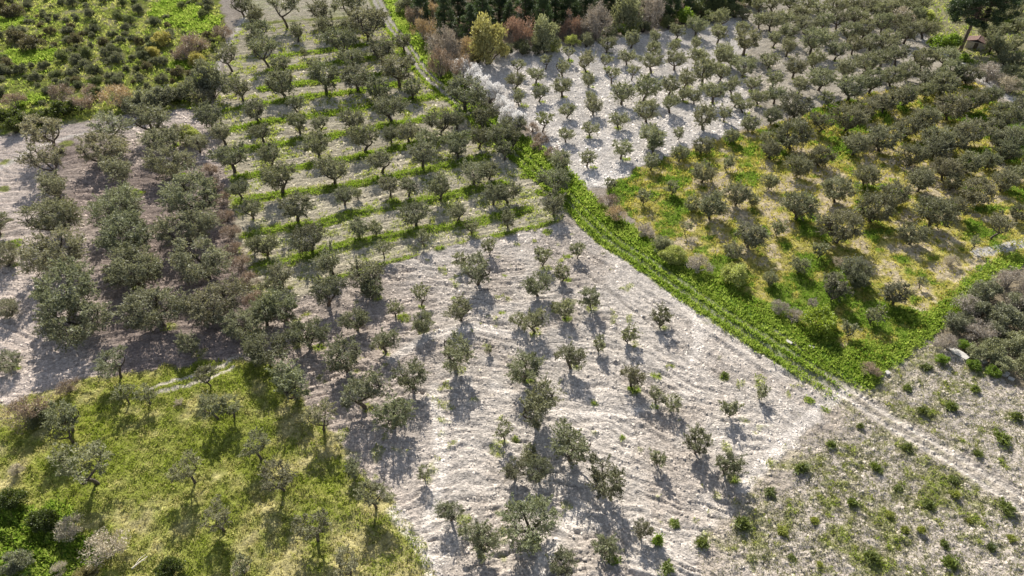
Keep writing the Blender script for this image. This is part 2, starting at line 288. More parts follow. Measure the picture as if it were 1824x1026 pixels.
    for nm, a_, b_ in (('strips', tb, sb), ('left', t3, X), ('white', tg * .8, Y), ('grey', tg * .8, Y), ('stony', np.where(te < 6, te, X * .5 + Y * .85 + wob), X * .85 - Y * .5), ('grass', X * .55 + Y * .83 + 1.4 * wob, X * .83 - Y * .55), ('meadow', X * .9 + Y * .4 + wob, Y - X)):
        FT = np.where(M[nm] > .5, a_, FT); FS = np.where(M[nm] > .5, b_, FS)
    on = dT < 1.8; FT = np.where(on, dT, FT); FS = np.where(on, (X + Y) * .7, FS)
    return dict(FT=FT, FS=FS, z=z, C=np.clip(C, .01, .8), G=G, V=V, grass=gm * (.35 + .65 * sm(-(mid * .8 + big * .5), -.6, .1)), meadow=mm * (.22 + .78 * sm(mid + big * .7, -.2, .5)), dT=dT, soft=soft, scrub=sc * .6, beyond=be * .35, mid=mid, big=big, M=M)

def mesh_np(name, V, F, smooth=False):
    """V (n,3); F (m,k) indices, all faces of one size"""
    me = bpy.data.meshes.new(name); n, k = F.shape
    me.vertices.add(len(V)); me.vertices.foreach_set('co', np.ascontiguousarray(V, np.float32).ravel())
    me.loops.add(n * k); me.loops.foreach_set('vertex_index', np.ascontiguousarray(F, np.int32).ravel())
    me.polygons.add(n); me.polygons.foreach_set('loop_start', np.arange(0, n * k, k, dtype=np.int32)); me.polygons.foreach_set('loop_total', np.full(n, k, np.int32))
    if smooth: me.polygons.foreach_set('use_smooth', np.ones(n, bool))
    me.update(calc_edges=True); return me
def vcol(me, name, C):
    a = me.color_attributes.new(name, 'FLOAT_COLOR', 'POINT'); q = np.ones((len(C), 4), np.float32); q[:, :3] = C
    a.data.foreach_set('color', q.ravel())
def vflt(me, name, A):
    a = me.attributes.new(name, 'FLOAT', 'POINT'); a.data.foreach_set('value', np.ascontiguousarray(A, np.float32))

# ------------------------------------------------------------------ materials
def mat(name):
    m = bpy.data.materials.new(name); m.use_nodes = True; nt = m.node_tree; nt.nodes.clear()
    out = nt.nodes.new('ShaderNodeOutputMaterial'); return m, nt.nodes, nt.links, out
def ground_material():
    m, N, L, out = mat('dry_earth_and_sward')
    at = N.new('ShaderNodeAttribute'); at.attribute_name = 'cover'
    tc = N.new('ShaderNodeTexCoord')
    n1 = N.new('ShaderNodeTexNoise'); n1.inputs['Scale'].default_value = 4.5; n1.inputs['Detail'].default_value = 4; n1.inputs['Roughness'].default_value = .7
    vo = N.new('ShaderNodeTexVoronoi'); vo.inputs['Scale'].default_value = 5.5
    L.new(tc.outputs['Object'], n1.inputs['Vector']); L.new(tc.outputs['Object'], vo.inputs['Vector'])
    r = N.new('ShaderNodeMapRange'); r.inputs[1].default_value = .25; r.inputs[2].default_value = .75; r.inputs[3].default_value = .55; r.inputs[4].default_value = 1.4
    L.new(n1.outputs['Fac'], r.inputs[0])
    mx = N.new('ShaderNodeMix'); mx.data_type = 'RGBA'; mx.blend_type = 'MULTIPLY'; mx.inputs[0].default_value = 1
    L.new(at.outputs['Color'], mx.inputs[6]); 
    vc = N.new('ShaderNodeTexVoronoi'); vc.inputs['Scale'].default_value = 4.0; L.new(tc.outputs['Object'], vc.inputs['Vector'])
    sp = N.new('ShaderNodeSeparateColor'); L.new(vc.outputs['Color'], sp.inputs[0])
    rv = N.new('ShaderNodeMapRange'); rv.inputs[3].default_value = .76; rv.inputs[4].default_value = 1.22; L.new(sp.outputs[0], rv.inputs[0])
    mp = N.new('ShaderNodeMath'); mp.operation = 'MULTIPLY'; L.new(r.outputs[0], mp.inputs[0]); L.new(rv.outputs[0], mp.inputs[1]); L.new(mp.outputs[0], mx.inputs[7])
    ad = N.new('ShaderNodeMath'); ad.operation = 'MULTIPLY_ADD'; ad.inputs[1].default_value = -.5
    L.new(vo.outputs['Distance'], ad.inputs[0]); L.new(n1.outputs['Fac'], ad.inputs[2])
    bp = N.new('ShaderNodeBump'); bp.inputs['Strength'].default_value = 1; bp.inputs['Distance'].default_value = .11
    L.new(ad.outputs[0], bp.inputs['Height'])
    mp2 = N.new('ShaderNodeMapping'); mp2.inputs['Scale'].default_value = (.34, 1.8, .5); fu = N.new('ShaderNodeAttribute'); fu.attribute_name = 'furrow'; L.new(fu.outputs['Vector'], mp2.inputs['Vector'])
    ns = N.new('ShaderNodeTexNoise'); ns.inputs['Scale'].default_value = 1.0; ns.inputs['Detail'].default_value = 4; ns.inputs['Distortion'].default_value = .6; L.new(mp2.outputs[0], ns.inputs['Vector'])
    b2 = N.new('ShaderNodeBump'); b2.inputs['Strength'].default_value = .8; b2.inputs["Distance"].default_value = .25; L.new(ns.outputs['Fac'], b2.inputs['Height']); L.new(b2.outputs[0], bp.inputs['Normal'])
    d = N.new('ShaderNodeBsdfDiffuse'); d.inputs['Roughness'].default_value = .8
    L.new(mx.outputs[2], d.inputs['Color']); L.new(bp.outputs[0], d.inputs['Normal']); L.new(d.outputs[0], out.inputs[0]); return m
def leaf_material(name, a, b, trans=.35, tcol=None, rough=.55, spec=.35):
    """two leaf tones by leaf, times the plant's own tone (object colour)"""
    m, N, L, out = mat(name)
    at = N.new('ShaderNodeAttribute'); at.attribute_name = 'tint'
    mx = N.new('ShaderNodeMix'); mx.data_type = 'RGBA'; mx.inputs[6].default_value = (*a, 1); mx.inputs[7].default_value = (*b, 1); L.new(at.outputs['Fac'], mx.inputs[0])
    oi = N.new('ShaderNodeObjectInfo')
    mu = N.new('ShaderNodeMix'); mu.data_type = 'RGBA'; mu.blend_type = 'MULTIPLY'; mu.inputs[0].default_value = 1
    L.new(mx.outputs[2], mu.inputs[6]); L.new(oi.outputs['Color'], mu.inputs[7])
    p = N.new('ShaderNodeBsdfPrincipled'); p.inputs['Roughness'].default_value = rough; p.inputs['Specular IOR Level'].default_value = spec; L.new(mu.outputs[2], p.inputs['Base Color'])
    t = N.new('ShaderNodeBsdfTranslucent')
    tm = N.new('ShaderNodeMix'); tm.data_type = 'RGBA'; tm.blend_type = 'MULTIPLY'; tm.inputs[0].default_value = 1; L.new(mu.outputs[2], tm.inputs[6]); tm.inputs[7].default_value = (*(tcol or (1.3, 1.3, .7)), 1)
    L.new(tm.outputs[2], t.inputs['Color'])
    ms = N.new('ShaderNodeMixShader'); ms.inputs[0].default_value = trans; L.new(p.outputs[0], ms.inputs[1]); L.new(t.outputs[0], ms.inputs[2]); L.new(ms.outputs[0], out.inputs[0]); return m
def blade_material():
    m, N, L, out = mat('grass_blades')
    at = N.new('ShaderNodeAttribute'); at.attribute_name = 'cover'
    d = N.new('ShaderNodeBsdfDiffuse'); t = N.new('ShaderNodeBsdfTranslucent'); L.new(at.outputs['Color'], d.inputs['Color']); L.new(at.outputs['Color'], t.inputs['Color'])
    ms = N.new('ShaderNodeMixShader'); ms.inputs[0].default_value = .5; L.new(d.outputs[0], ms.inputs[1]); L.new(t.outputs[0], ms.inputs[2]); L.new(ms.outputs[0], out.inputs[0]); return m
def rough_material(name, a, b, scale=12, bump=.5, dist=.03):
    m, N, L, out = mat(name); tc = N.new('ShaderNodeTexCoord')
    n = N.new('ShaderNodeTexNoise'); n.inputs['Scale'].default_value = scale; n.inputs['Detail'].default_value = 5; L.new(tc.outputs['Object'], n.inputs['Vector'])
    cr = N.new('ShaderNodeValToRGB'); cr.color_ramp.elements[0].position = .32; cr.color_ramp.elements[1].position = .68
    cr.color_ramp.elements[0].color = (*a, 1); cr.color_ramp.elements[1].color = (*b, 1); L.new(n.outputs['Fac'], cr.inputs[0])
    bp = N.new('ShaderNodeBump'); bp.inputs['Strength'].default_value = bump; bp.inputs['Distance'].default_value = dist; L.new(n.outputs['Fac'], bp.inputs['Height'])
    p = N.new('ShaderNodeBsdfPrincipled'); p.inputs['Roughness'].default_value = .9; p.inputs['Specular IOR Level'].default_value = .15
    L.new(cr.outputs[0], p.inputs['Base Color']); L.new(bp.outputs[0], p.inputs['Normal']); L.new(p.outputs[0], out.inputs[0]); return m
BARK = rough_material('olive_bark', (.045, .036, .028), (.11, .092, .075), 9, .8, .05)
GREYBARK = rough_material('grey_twig_bark', (.13, .115, .10), (.25, .225, .20), 9, .4, .02)
PINEBARK = rough_material('pine_bark', (.07, .05, .04), (.17, .125, .10), 5, .8, .06)
OLIVE = leaf_material('olive_leaves', (.098, .102, .062), (.228, .234, .165), .3, (1.2, 1.2, .8), .6, .2)
GREENLEAF = leaf_material('green_leaves', (.06, .08, .022), (.135, .16, .05), .4)
TWIGLEAF = leaf_material('dry_twigs', (.23, .20, .17), (.42, .375, .32), .2, (1.1, 1, .8))
NEEDLE = leaf_material('pine_needles', (.03, .05, .02), (.075, .11, .045), .25)
BLOSSOM = leaf_material('white_blossom', (.62, .60, .58), (.82, .80, .78), .3, (1, 1, 1))

# ------------------------------------------------------------------ ground: one sheet, finer where the photo is nearer, out to the horizon
GRID = {}
def hgt(x, y):
    ys, us, Wd, Z = GRID['ys'], GRID['us'], GRID['Wd'], GRID['z']
    j = int(np.clip(np.searchsorted(ys, y) - 1, 0, len(ys) - 2)); fy = (y - ys[j]) / (ys[j + 1] - ys[j]); u = x / (Wd[j] * (1 - fy) + Wd[j + 1] * fy)
    i = int(np.clip(np.searchsorted(us, u) - 1, 0, len(us) - 2)); fx = (u - us[i]) / (us[i + 1] - us[i])
    return float((Z[j, i] * (1 - fx) + Z[j, i + 1] * fx) * (1 - fy) + (Z[j + 1, i] * (1 - fx) + Z[j + 1, i + 1] * fx) * fy)
def ground():
    ys = [18.0]
    while ys[-1] < 262: ys.append(ys[-1] + .05 + .0027 * ys[-1])
    ys = np.array([-2500, -600, -150, -40, -5, 8, 14] + ys + [275, 300, 340, 420, 600, 1000, 2000, 4500])
    us = np.linspace(-1, 1, 800); us = np.concatenate([[-30, -8, -3, -1.7, -1.25, -1.08], us, [1.08, 1.25, 1.7, 3, 8, 30]])
    Wd = np.where(ys < 18, 36 + .66 * 18, np.where(ys > 262, 36 + .66 * 262, 36 + .66 * ys))
    X = us[None, :] * Wd[:, None]; Y = np.repeat(ys[:, None], len(us), 1)
    Fv = np.zeros(X.shape + (3,), np.float32); zs = np.empty(X.shape, np.float32); Cs = np.empty(X.shape + (3,), np.float32)
    for i in range(0, len(ys), 64):
        D = land(X[i:i + 64], Y[i:i + 64]); zs[i:i + 64] = D['z']; Cs[i:i + 64] = D['C']; Fv[i:i + 64, :, 0] = D['FS']; Fv[i:i + 64, :, 1] = D['FT']
    GRID.update(ys=ys, us=us, Wd=Wd, z=zs)
    V = np.stack([X, Y, zs], -1).reshape(-1, 3); r, c = X.shape
    i = (np.arange(r - 1)[:, None] * c + np.arange(c - 1)[None, :]).ravel()
    F = np.stack([i, i + 1, i + 1 + c, i + c], 1)
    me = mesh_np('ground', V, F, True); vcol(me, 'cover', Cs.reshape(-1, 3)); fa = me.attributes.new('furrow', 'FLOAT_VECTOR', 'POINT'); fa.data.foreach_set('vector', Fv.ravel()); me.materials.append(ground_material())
    o = bpy.data.objects.new('ground', me); col.objects.link(o); o['kind'] = 'structure'; print('ground', len(F))
    return o
GROUND = ground()

# ------------------------------------------------------------------ grass and weeds: real blades in tufts, one mass
def tufts(name, label, cat, field, colour, n, hmin, hmax, seed, wide=.05, blades=6, area=None, spread=.16):
    g = np.random.RandomState(seed); got = []; tot = 0
    x0, x1, y0, y1 = area
    for _ in range(30):
        y = g.uniform(y0, y1, 40000); x = g.uniform(x0, x1, 40000)
        ok = np.abs(x) < 44 + .7 * y; x = x[ok]; y = y[ok]
        D = land(x, y); f = field(D, x, y); k = g.rand(len(x)) < f
        # far tufts are fewer and larger
        k &= g.rand(len(x)) < np.clip(60 / y, .25, 1)
        got.append((x[k], y[k], D['z'][k], D['mid'][k], D['big'][k], f[k])); tot += k.sum()
        if tot > n: break
    x, y, z, mid, big, f = [np.concatenate(q)[:n] for q in zip(*got)]
    m = len(x); s = np.clip(y / 75, 1, 1.7) * g.uniform(.7, 1.3, m); B = blades
    a = g.uniform(0, 6.28, (m, B)); rr = g.uniform(0, 1, (m, B)) * spread * s[:, None]; h = g.uniform(hmin, hmax, (m, B)) * s[:, None]
    bx = x[:, None] + rr * np.cos(a); by = y[:, None] + rr * np.sin(a); bz = (z - .04)[:, None] + 0 * a
    tx = bx + h * .55 * np.cos(a) * g.uniform(.3, 1.3, (m, B)); ty = by + h * .55 * np.sin(a) * g.uniform(.3, 1.3, (m, B)); tz = bz + h
    w = 1.6 * wide * s[:, None] * g.uniform(.7, 1.3, (m, B)); b2 = a + g.uniform(.9, 2.2, (m, B)); cx = w * np.cos(b2); cy = w * np.sin(b2)
    mxx = bx * .45 + tx * .55; myy = by * .45 + ty * .55; mz = bz + h * .7
    P = np.stack([np.stack([bx, by, bz], -1), np.stack([mxx + cx, myy + cy, mz], -1), np.stack([tx, ty, tz], -1), np.stack([mxx - cx, myy - cy, mz], -1)], 2).reshape(-1, 3)
    P = P.reshape(-1, 4, 3)[:, :3].reshape(-1, 3); F = np.arange(len(P)).reshape(-1, 3)
    c = colour(mid, big, f, g, x, y); c = np.repeat(c * g.uniform(.8, 1.2, (m, 1)), B * 3, 0)
    me = mesh_np(name, P, F); vcol(me, 'cover', c); me.materials.append(BLADES)
    o = bpy.data.objects.new(name, me); col.objects.link(o); o['kind'] = 'stuff'; o['label'] = label; o['category'] = cat
    print(name, m, len(F)); return o
BLADES = blade_material()
def ramp(a, b, t): return np.array(a)[None, :] * (1 - t[:, None]) + np.array(b)[None, :] * t[:, None]
tufts('sward', 'yellow green grass covering the sunny plot below the brown ploughed orchard', 'grass', lambda D, x, y: D['grass'], lambda m, b, f, g, x, y: ramp((.23, .28, .04), (.46, .42, .18), np.clip(sm(m * .9 + b * .7 + .3 * g.randn(len(m)), -.6, .6), 0, 1)), 26000, .1, .3, 1, .05, 5, (-75, 0, 20, 66))
tufts('meadow_grass', 'patchy yellow and green meadow grass under the round bushy olives', 'grass', lambda D, x, y: D['meadow'], lambda m, b, f, g, x, y: ramp((.40, .36, .08), (.15, .24, .03), np.clip(sm(m + b * .7 + .25 * g.randn(len(m)), .05, .6), 0, 1)), 24000, .12, .36, 2, .06, 5, (10, 150, 40, 160))
tufts('verge_weeds', 'lush bright green weeds along the dirt track and in the hollows', 'weeds', lambda D, x, y: D['V'], lambda m, b, f, g, x, y: ramp((.15, .24, .025), (.34, .41, .08), np.clip(.5 + .4 * m + .3 * g.randn(len(m)), 0, 1)), 26000, .2, .5, 3, .085, 5, (-140, 110, 22, 262), .2)
tufts('strip_weeds', 'green weeds in unploughed strips and rings among the olive rows', 'weeds', lambda D, x, y: D['G'] ** 1.3, lambda m, b, f, g, x, y: ramp((.33, .34, .09), (.20, .29, .03), np.clip(f + .2 * g.randn(len(m)), 0, 1)), 34000, .08, .28, 4, .055, 5, (-75, 75, 22, 175))
tufts('scrub_grass', 'green grass between the dark cushions of the scrub slope', 'grass', lambda D, x, y: np.maximum(D['scrub'], D['beyond']), lambda m, b, f, g, x, y: ramp((.21, .29, .04), (.36, .36, .11), np.clip(.5 + .6 * m + .25 * g.randn(len(m)), 0, 1)), 15000, .15, .4, 5, .08, 5, (-170, 170, 110, 262), .25)
tufts('stony_weeds', 'dull olive weeds dotted all over the stony ground', 'weeds', lambda D, x, y: D['soft'] * sm(D['dT'], 1.2, 1.9) * (.35 + .65 * sm(D['mid'] + .6 * D['big'], -.6, .6)), lambda m, b, f, g, x, y: ramp((.30, .28, .16), (.18, .20, .075), np.clip(g.rand(len(m)) + .3 * m, 0, 1)), 34000, .06, .2, 6, .042, 4, (15, 90, 22, 75), .2)

# ------------------------------------------------------------------ clods and stones turned up by the harrow: one mass of small broken lumps
def clods(n, seed):
    g = np.random.RandomState(seed); xs, ys, zs, cs = [], [], [], []; tot = 0
    for _ in range(20):
        y = g.uniform(22, 150, 40000) ** 1.0; x = g.uniform(-75, 75, 40000); D = land(x, y); M = D['M']
        f = np.clip(M['centre'] + .8 * M['left'] + .6 * M['strips'] + .9 * M['white'] + .9 * M['stony'], 0, 1) * (1 - np.clip(D['G'] + D['V'], 0, 1)) * np.clip(70 / y, .35, 1) * sm(D['mid'] + .5 * D['big'], -1.0, .5)
        k = g.rand(len(x)) < f; xs.append(x[k]); ys.append(y[k]); zs.append(D['z'][k]); cs.append(D['C'][k]); tot += k.sum()
        if tot > n: break
    x, y, z, c = [np.concatenate(q)[:n] for q in (xs, ys, zs, cs)]; m = len(x)
    r = (.07 + .16 * g.rand(m) ** 3) * np.clip(y / 70, 1, 1.6); a = g.uniform(0, 6.28, (m, 1)) + np.arange(4)[None, :] * 1.571 + g.uniform(-.4, .4, (m, 4))
    rr = r[:, None] * g.uniform(.7, 1.3, (m, 4))
    ring = np.stack([x[:, None] + rr * np.cos(a), y[:, None] + rr * np.sin(a), (z - .04)[:, None] + 0 * a], -1)
    top = np.stack([x + r * g.uniform(-.3, .3, m), y + r * g.uniform(-.3, .3, m), z + r * g.uniform(.5, 1.0, m)], -1)[:, None, :]
    V = np.concatenate([ring, top], 1).reshape(-1, 3); b = np.arange(m)[:, None] * 5
    F = np.stack([np.concatenate([b + i, b + (i + 1) % 4, b + 4], 1) for i in range(4)], 1).reshape(-1, 3)
    me = mesh_np('soil_clods', V, F); vcol(me, 'cover', np.repeat(np.clip(c * g.uniform(.75, 1.3, (m, 1)), .02, .75), 5, 0))
    mt, N, L, out = mat('clod_earth'); at = N.new('ShaderNodeAttribute'); at.attribute_name = 'cover'; d = N.new('ShaderNodeBsdfDiffuse'); L.new(at.outputs['Color'], d.inputs['Color']); L.new(d.outputs[0], out.inputs[0])
    me.materials.append(mt); o = bpy.data.objects.new('soil_clods', me); col.objects.link(o); o['kind'] = 'stuff'; o['label'] = 'pale clods and stones strewn over the harrowed soil'; o['category'] = 'clods'
clods(42000, 12)
# ------------------------------------------------------------------ plant building
class Wood:
    """tapered tubes gathered into one mesh"""
    def __init__(s): s.V = []; s.F = []; s.n = 0
    def tube(s, P, r, k=5):
        P = np.asarray(P, float); m = len(P); T = np.gradient(P, axis=0); T /= np.linalg.norm(T, axis=1)[:, None] + 1e-9
        ref = np.array([.3, 1, .1]); U = np.cross(T, ref); U /= np.linalg.norm(U, axis=1)[:, None] + 1e-9; W = np.cross(T, U)
        a = np.arange(k) * 2 * math.pi / k; r = np.asarray(r, float)[:, None, None]
        Q = P[:, None, :] + r * (np.cos(a)[None, :, None] * U[:, None, :] + np.sin(a)[None, :, None] * W[:, None, :])
        i = np.arange(m - 1)[:, None] * k; j = np.arange(k)[None, :]; j1 = (j + 1) % k
        s.F.append(np.stack([i + j, i + j1, i + k + j1, i + k + j], -1).reshape(-1, 4) + s.n); s.V.append(Q.reshape(-1, 3)); s.n += m * k
    def mesh(s, name, m):
        me = mesh_np(name, np.concatenate(s.V), np.concatenate(s.F), True); me.materials.append(m); return me
def bez(a, b, c, n):
    t = np.linspace(0, 1, n)[:, None]; return (1 - t) ** 2 * a + 2 * t * (1 - t) * b + t * t * c
def leaves(g, C, R_, n, L, w, up=.35, shell=.5, flat=.8):
    """n kite-shaped sprays round each clump centre"""
    m = len(C); d = g.randn(m, n, 3); d /= np.linalg.norm(d, axis=2)[..., None]
    rad = (shell + (1 - shell) * g.rand(m, n, 1)) * g.uniform(.8, 1.15, (m, n, 1)); off = d * rad * R_[:, None, None]; off[..., 2] *= flat
    P = (C[:, None, :] + off).reshape(-1, 3); D = d.reshape(-1, 3) + .75 * g.randn(m * n, 3); D[:, 2] += up; D /= np.linalg.norm(D, axis=1)[:, None]
    S = np.cross(D, g.randn(m * n, 3)); S /= np.linalg.norm(S, axis=1)[:, None] + 1e-9
    l = L * g.uniform(.65, 1.35, (m * n, 1)); ww = w * g.uniform(.7, 1.3, (m * n, 1)); N = np.cross(D, S)
    V = np.stack([P - D * l * .5, P + S * ww * .5 + N * ww * .2, P + D * l * .5, P - S * ww * .5 + N * ww * .2], 1).reshape(-1, 3)
    ct = g.rand(m, 1) * .5 + g.rand(m, n) * .5
    return V, np.repeat(ct.ravel(), 4)
def leaf_mesh(name, V, T, m):
    me = mesh_np(name, V, np.arange(len(V)).reshape(-1, 4)); vflt(me, 'tint', T); me.materials.append(m); return me

def olive_proto(seed, W=4.5, H=3.8, fork=.24, limbs=4, clumps=36, n=120, cr=.52, low=.30, gap=.25, leafm=OLIVE, L=.21, lw=.075, lean=.12, trunk=.17):
    g = np.random.RandomState(seed); wd = Wood()
    f = np.array([g.uniform(-lean, lean) * W, g.uniform(-lean, lean) * W, fork * H])
    b0 = np.array([0, 0, -.35]); wd.tube(bez(b0, np.array([g.uniform(-.1, .1), g.uniform(-.1, .1), fork * H * .4]), f, 5), [trunk * 1.5, trunk * 1.15, trunk, trunk * .95, trunk * .8], 7)
    ends = []; az0 = g.uniform(0, 6.28)
    for i in range(limbs):
        a = az0 + i * 6.283 / limbs + g.uniform(-.35, .35); r = W * g.uniform(.20, .32); zt = H * g.uniform(.58, .76)
        e = np.array([r * math.cos(a), r * math.sin(a), zt]); mid_ = f * .5 + e * .5 + np.array([.16 * W * math.cos(a), .16 * W * math.sin(a), -.05 * H])
        P = bez(f, mid_, e, 7); wd.tube(P, np.linspace(trunk * .66, .03, 7), 5); ends.append(P)
    # clump centres in an uneven dome; a gap or two between the lobes
    C = []; zc = H * (low + 1) / 2; rz = H * (1 - low) / 2; ph = g.uniform(0, 6.28); ph2 = g.uniform(0, 6.28)
    while len(C) < clumps:
        d = g.randn(3); d /= np.linalg.norm(d); a = math.atan2(d[1], d[0])
        lob = 1 - gap * (.5 + .5 * math.cos(2 * a + ph)) - gap * .6 * (.5 + .5 * math.cos(3 * a + ph2)) * (1 if d[2] < .6 else .3)
        rr = g.uniform(.45, 1) ** .5 * lob
        p = np.array([d[0] * (W / 2 - cr * .6) * rr, d[1] * (W / 2 - cr * .6) * rr, zc + d[2] * (rz - cr * .5) * rr])
        if len(C) < 6 or min(np.linalg.norm(p - q) for q in C) > cr * .62: C.append(p)
        elif g.rand() < .04: C.append(p)
    C = np.array(C); rad = cr * g.uniform(.42, 1.2, len(C))
    for c in C:
        k = min(ends, key=lambda P: np.linalg.norm(P[3:] - c, axis=1).min()); j = 2 + int(np.linalg.norm(k[2:] - c, axis=1).argmin()); j = max(1, j - 1)
        wd.tube(bez(k[j], (k[j] + c) / 2 + g.uniform(-.12, .12, 3), c, 4), [.038, .028, .018, .008], 3)
    V, T = leaves(g, C, rad, int(n * .7), L, lw)
    # long shoots that break the outline
    ns = int(clumps * 1.3); cen = np.array([0, 0, zc]); ii = g.randint(len(C), size=ns); d = (C[ii] - cen) / (np.linalg.norm(C[ii] - cen, axis=1)[:, None] + .1) + .5 * g.randn(ns, 3); d[:, 2] += .35; d /= np.linalg.norm(d, axis=1)[:, None]
    for q in (.75, 1.0, 1.25, 1.5):
        V2, T2 = leaves(g, C[ii] + d * (rad[ii] * q)[:, None], np.full(ns, .11), 5, L, lw, .3, .3); V = np.concatenate([V, V2]); T = np.concatenate([T, T2])
    return wd.mesh('olive_trunk', BARK), leaf_mesh('olive_crown', V, T, leafm)

def shrub_proto(seed, W=2.4, H=1.8, clumps=26, n=110, cr=.38, stems=7, leafm=GREENLEAF, barkm=GREYBARK, L=.15, lw=.06, twigs=0, rough=.35, up=.4):
    g = np.random.RandomState(seed); wd = Wood(); C = []; lobe = g.uniform(0, 6.28, 3)
    while len(C) < clumps:
        a = g.uniform(0, 6.28); q = math.sqrt(g.uniform(.0, 1)); ht = math.sqrt(max(0, 1 - q * q * .8)) * g.uniform(.45, 1)
        s = 1 - rough * (.5 + .5 * math.cos(2 * a + lobe[0])) * .6 - rough * (.5 + .5 * math.cos(3 * a + lobe[1])) * .5
        p = np.array([q * s * (W / 2 - cr * .5) * math.cos(a), q * s * (W / 2 - cr * .5) * math.sin(a), max(.12 * H, ht * (H - cr * .5) * g.uniform(.85, 1))])
        C.append(p)
    C = np.array(C); rad = cr * g.uniform(.6, 1.3, clumps)
    for c in C[:max(stems, clumps * 2 // 3)]:
        b = np.array([g.uniform(-.12, .12), g.uniform(-.12, .12), -.25]); wd.tube(bez(b, np.array([c[0] * .35, c[1] * .35, c[2] * .7]), c, 5), [.04, .032, .024, .016, .006], 3)
    for _ in range(twigs):
        c = C[g.randint(clumps)] + g.uniform(-.1, .1, 3); d = c * np.array([1, 1, .7]) + g.randn(3) * .25 * W; d /= np.linalg.norm(d) + 1e-6; d[2] = abs(d[2]) + .25
        wd.tube(np.array([c - d * .35, c, c + d * g.uniform(.25, .55)]), [.012, .01, .003], 3)
    V, T = leaves(g, C, rad, n, L, lw, up)
    return wd.mesh('shrub_stems', barkm), leaf_mesh('shrub_foliage', V, T, leafm)

def pine_proto(seed, W, H, trunk_top, layers, n, cr, flatcrown=False, tr=.3):
    ls = 1.4 if flatcrown else 1.0
    g = np.random.RandomState(seed); wd = Wood()
    top = np.array([g.uniform(-.03, .03) * H + (.06 * H if flatcrown else 0), g.uniform(-.03, .03) * H, H * .93])
    P = bez(np.array([0, 0, -.5]), np.array([0, 0, H * .5]), top, 9); wd.tube(P, np.linspace(tr, .05, 9), 8); C = []
    while len(C) < layers:
        a = g.uniform(0, 6.28); t = g.uniform(0, 1); z = H * (trunk_top + (1 - trunk_top) * t)
        prof = math.sin(math.pi * (.22 + .72 * t)) ** .7 if flatcrown else (1 - t) ** .75 * .9 + .12
        r = W / 2 * prof * math.sqrt(g.uniform(.15, 1)) * (1 - .22 * (.5 + .5 * math.cos(3 * a + seed)))
        ax = P[min(8, int(z / H * 8.6))]; C.append(np.array([ax[0] + r * math.cos(a), ax[1] + r * math.sin(a), z]))
        s = np.array([ax[0], ax[1], max(z - r * (.15 if flatcrown else .3), trunk_top * H * .8)])
        wd.tube(bez(s, (s + C[-1]) / 2 + np.array([0, 0, -.1 * r]), C[-1], 4), [.07, .05, .035, .012], 4)
    C = np.array(C); V, T = leaves(g, C, cr * g.uniform(.6, 1.3, len(C)), n, .30 * ls, .085 * ls, .5, .35, .7)
    return wd.mesh('pine_trunk', PINEBARK), leaf_mesh('pine_crown', V, T, NEEDLE)

PR = {}
PR[''] = [olive_proto(100 + i, fork=f, limbs=l, clumps=c, gap=gp_, n=n_, low=lo, H=h) for i, (f, l, c, gp_, n_, lo, h) in enumerate([(.22,4,44,.24,110,.16,3.7), (.24,3,38,.36,110,.20,3.6), (.2,4,48,.2,108,.12,3.7), (.25,3,36,.42,105,.22,3.6), (.2,5,46,.28,105,.14,3.6), (.22,2,34,.5,115,.18,3.6)])]
PR['m'] = [olive_proto(130 + i, W=6.2, H=4.2, fork=.17, limbs=5, clumps=78, n=125, cr=.62, low=.12, gap=gp_, trunk=.24, L=.22, lw=.075) for i, gp_ in enumerate([.15, .22, .28, .2])]
PR['p'] = [olive_proto(150 + i, W=4.2, H=4.0, fork=f, limbs=l, clumps=c, n=92, cr=.46, low=.36, gap=.3, trunk=.13) for i, (f, l, c) in enumerate([(.3,4,34), (.32,3,28), (.28,4,30), (.34,5,36)])]
PR['y'] = [olive_proto(170 + i, W=2.4, H=2.6, fork=.16, limbs=4, clumps=20, n=120, cr=.42, low=.16, gap=gp_, trunk=.08, L=.18, lw=.068) for i, gp_ in enumerate([.12, .2, .28])]
PR['r'] = [olive_proto(190 + i, W=4.6, H=3.8, fork=.16, limbs=5, clumps=56, n=130, cr=.56, low=.10, gap=gp_, trunk=.17, L=.20, lw=.08) for i, gp_ in enumerate([.1, .16, .22, .28])]
PR['g'] = [olive_proto(210 + i, W=3.2, H=3.2, fork=.34, limbs=4, clumps=20, n=95, cr=.42, low=.42, gap=.24, trunk=.12) for i in range(2)]
PR['b'] = PR['r'][:2] + PR[''][:2]
BASE_W = {'': 4.5, 'm': 6.2, 'p': 4.2, 'y': 2.4, 'r': 4.6, 'g': 3.2, 'b': 4.55}
BASE_H = {'': 3.7, 'm': 4.2, 'p': 4.0, 'y': 2.6, 'r': 3.8, 'g': 3.2, 'b': 3.75}

vr = random.Random(4)
def plant(name, meshes, parts, x, y, sx, sz, rot, label, cat, group, tone=(1, 1, 1), z=None):
    o = bpy.data.objects.new(name, None); col.objects.link(o); o.empty_display_size = .3
    o.location = (x, y, hgt(x, y) if z is None else z); q = vr.uniform(.9, 1.11); o.scale = (sx * q, sx / q, sz); o.rotation_euler = (vr.uniform(-.07, .07), vr.uniform(-.07, .07), rot)
    o['label'] = label; o['category'] = cat
    if group: o['group'] = group
    for me, pn in zip(meshes, parts):
        c = bpy.data.objects.new(pn, me); col.objects.link(c); c.parent = o; c.color = (*tone, 1)
    return o

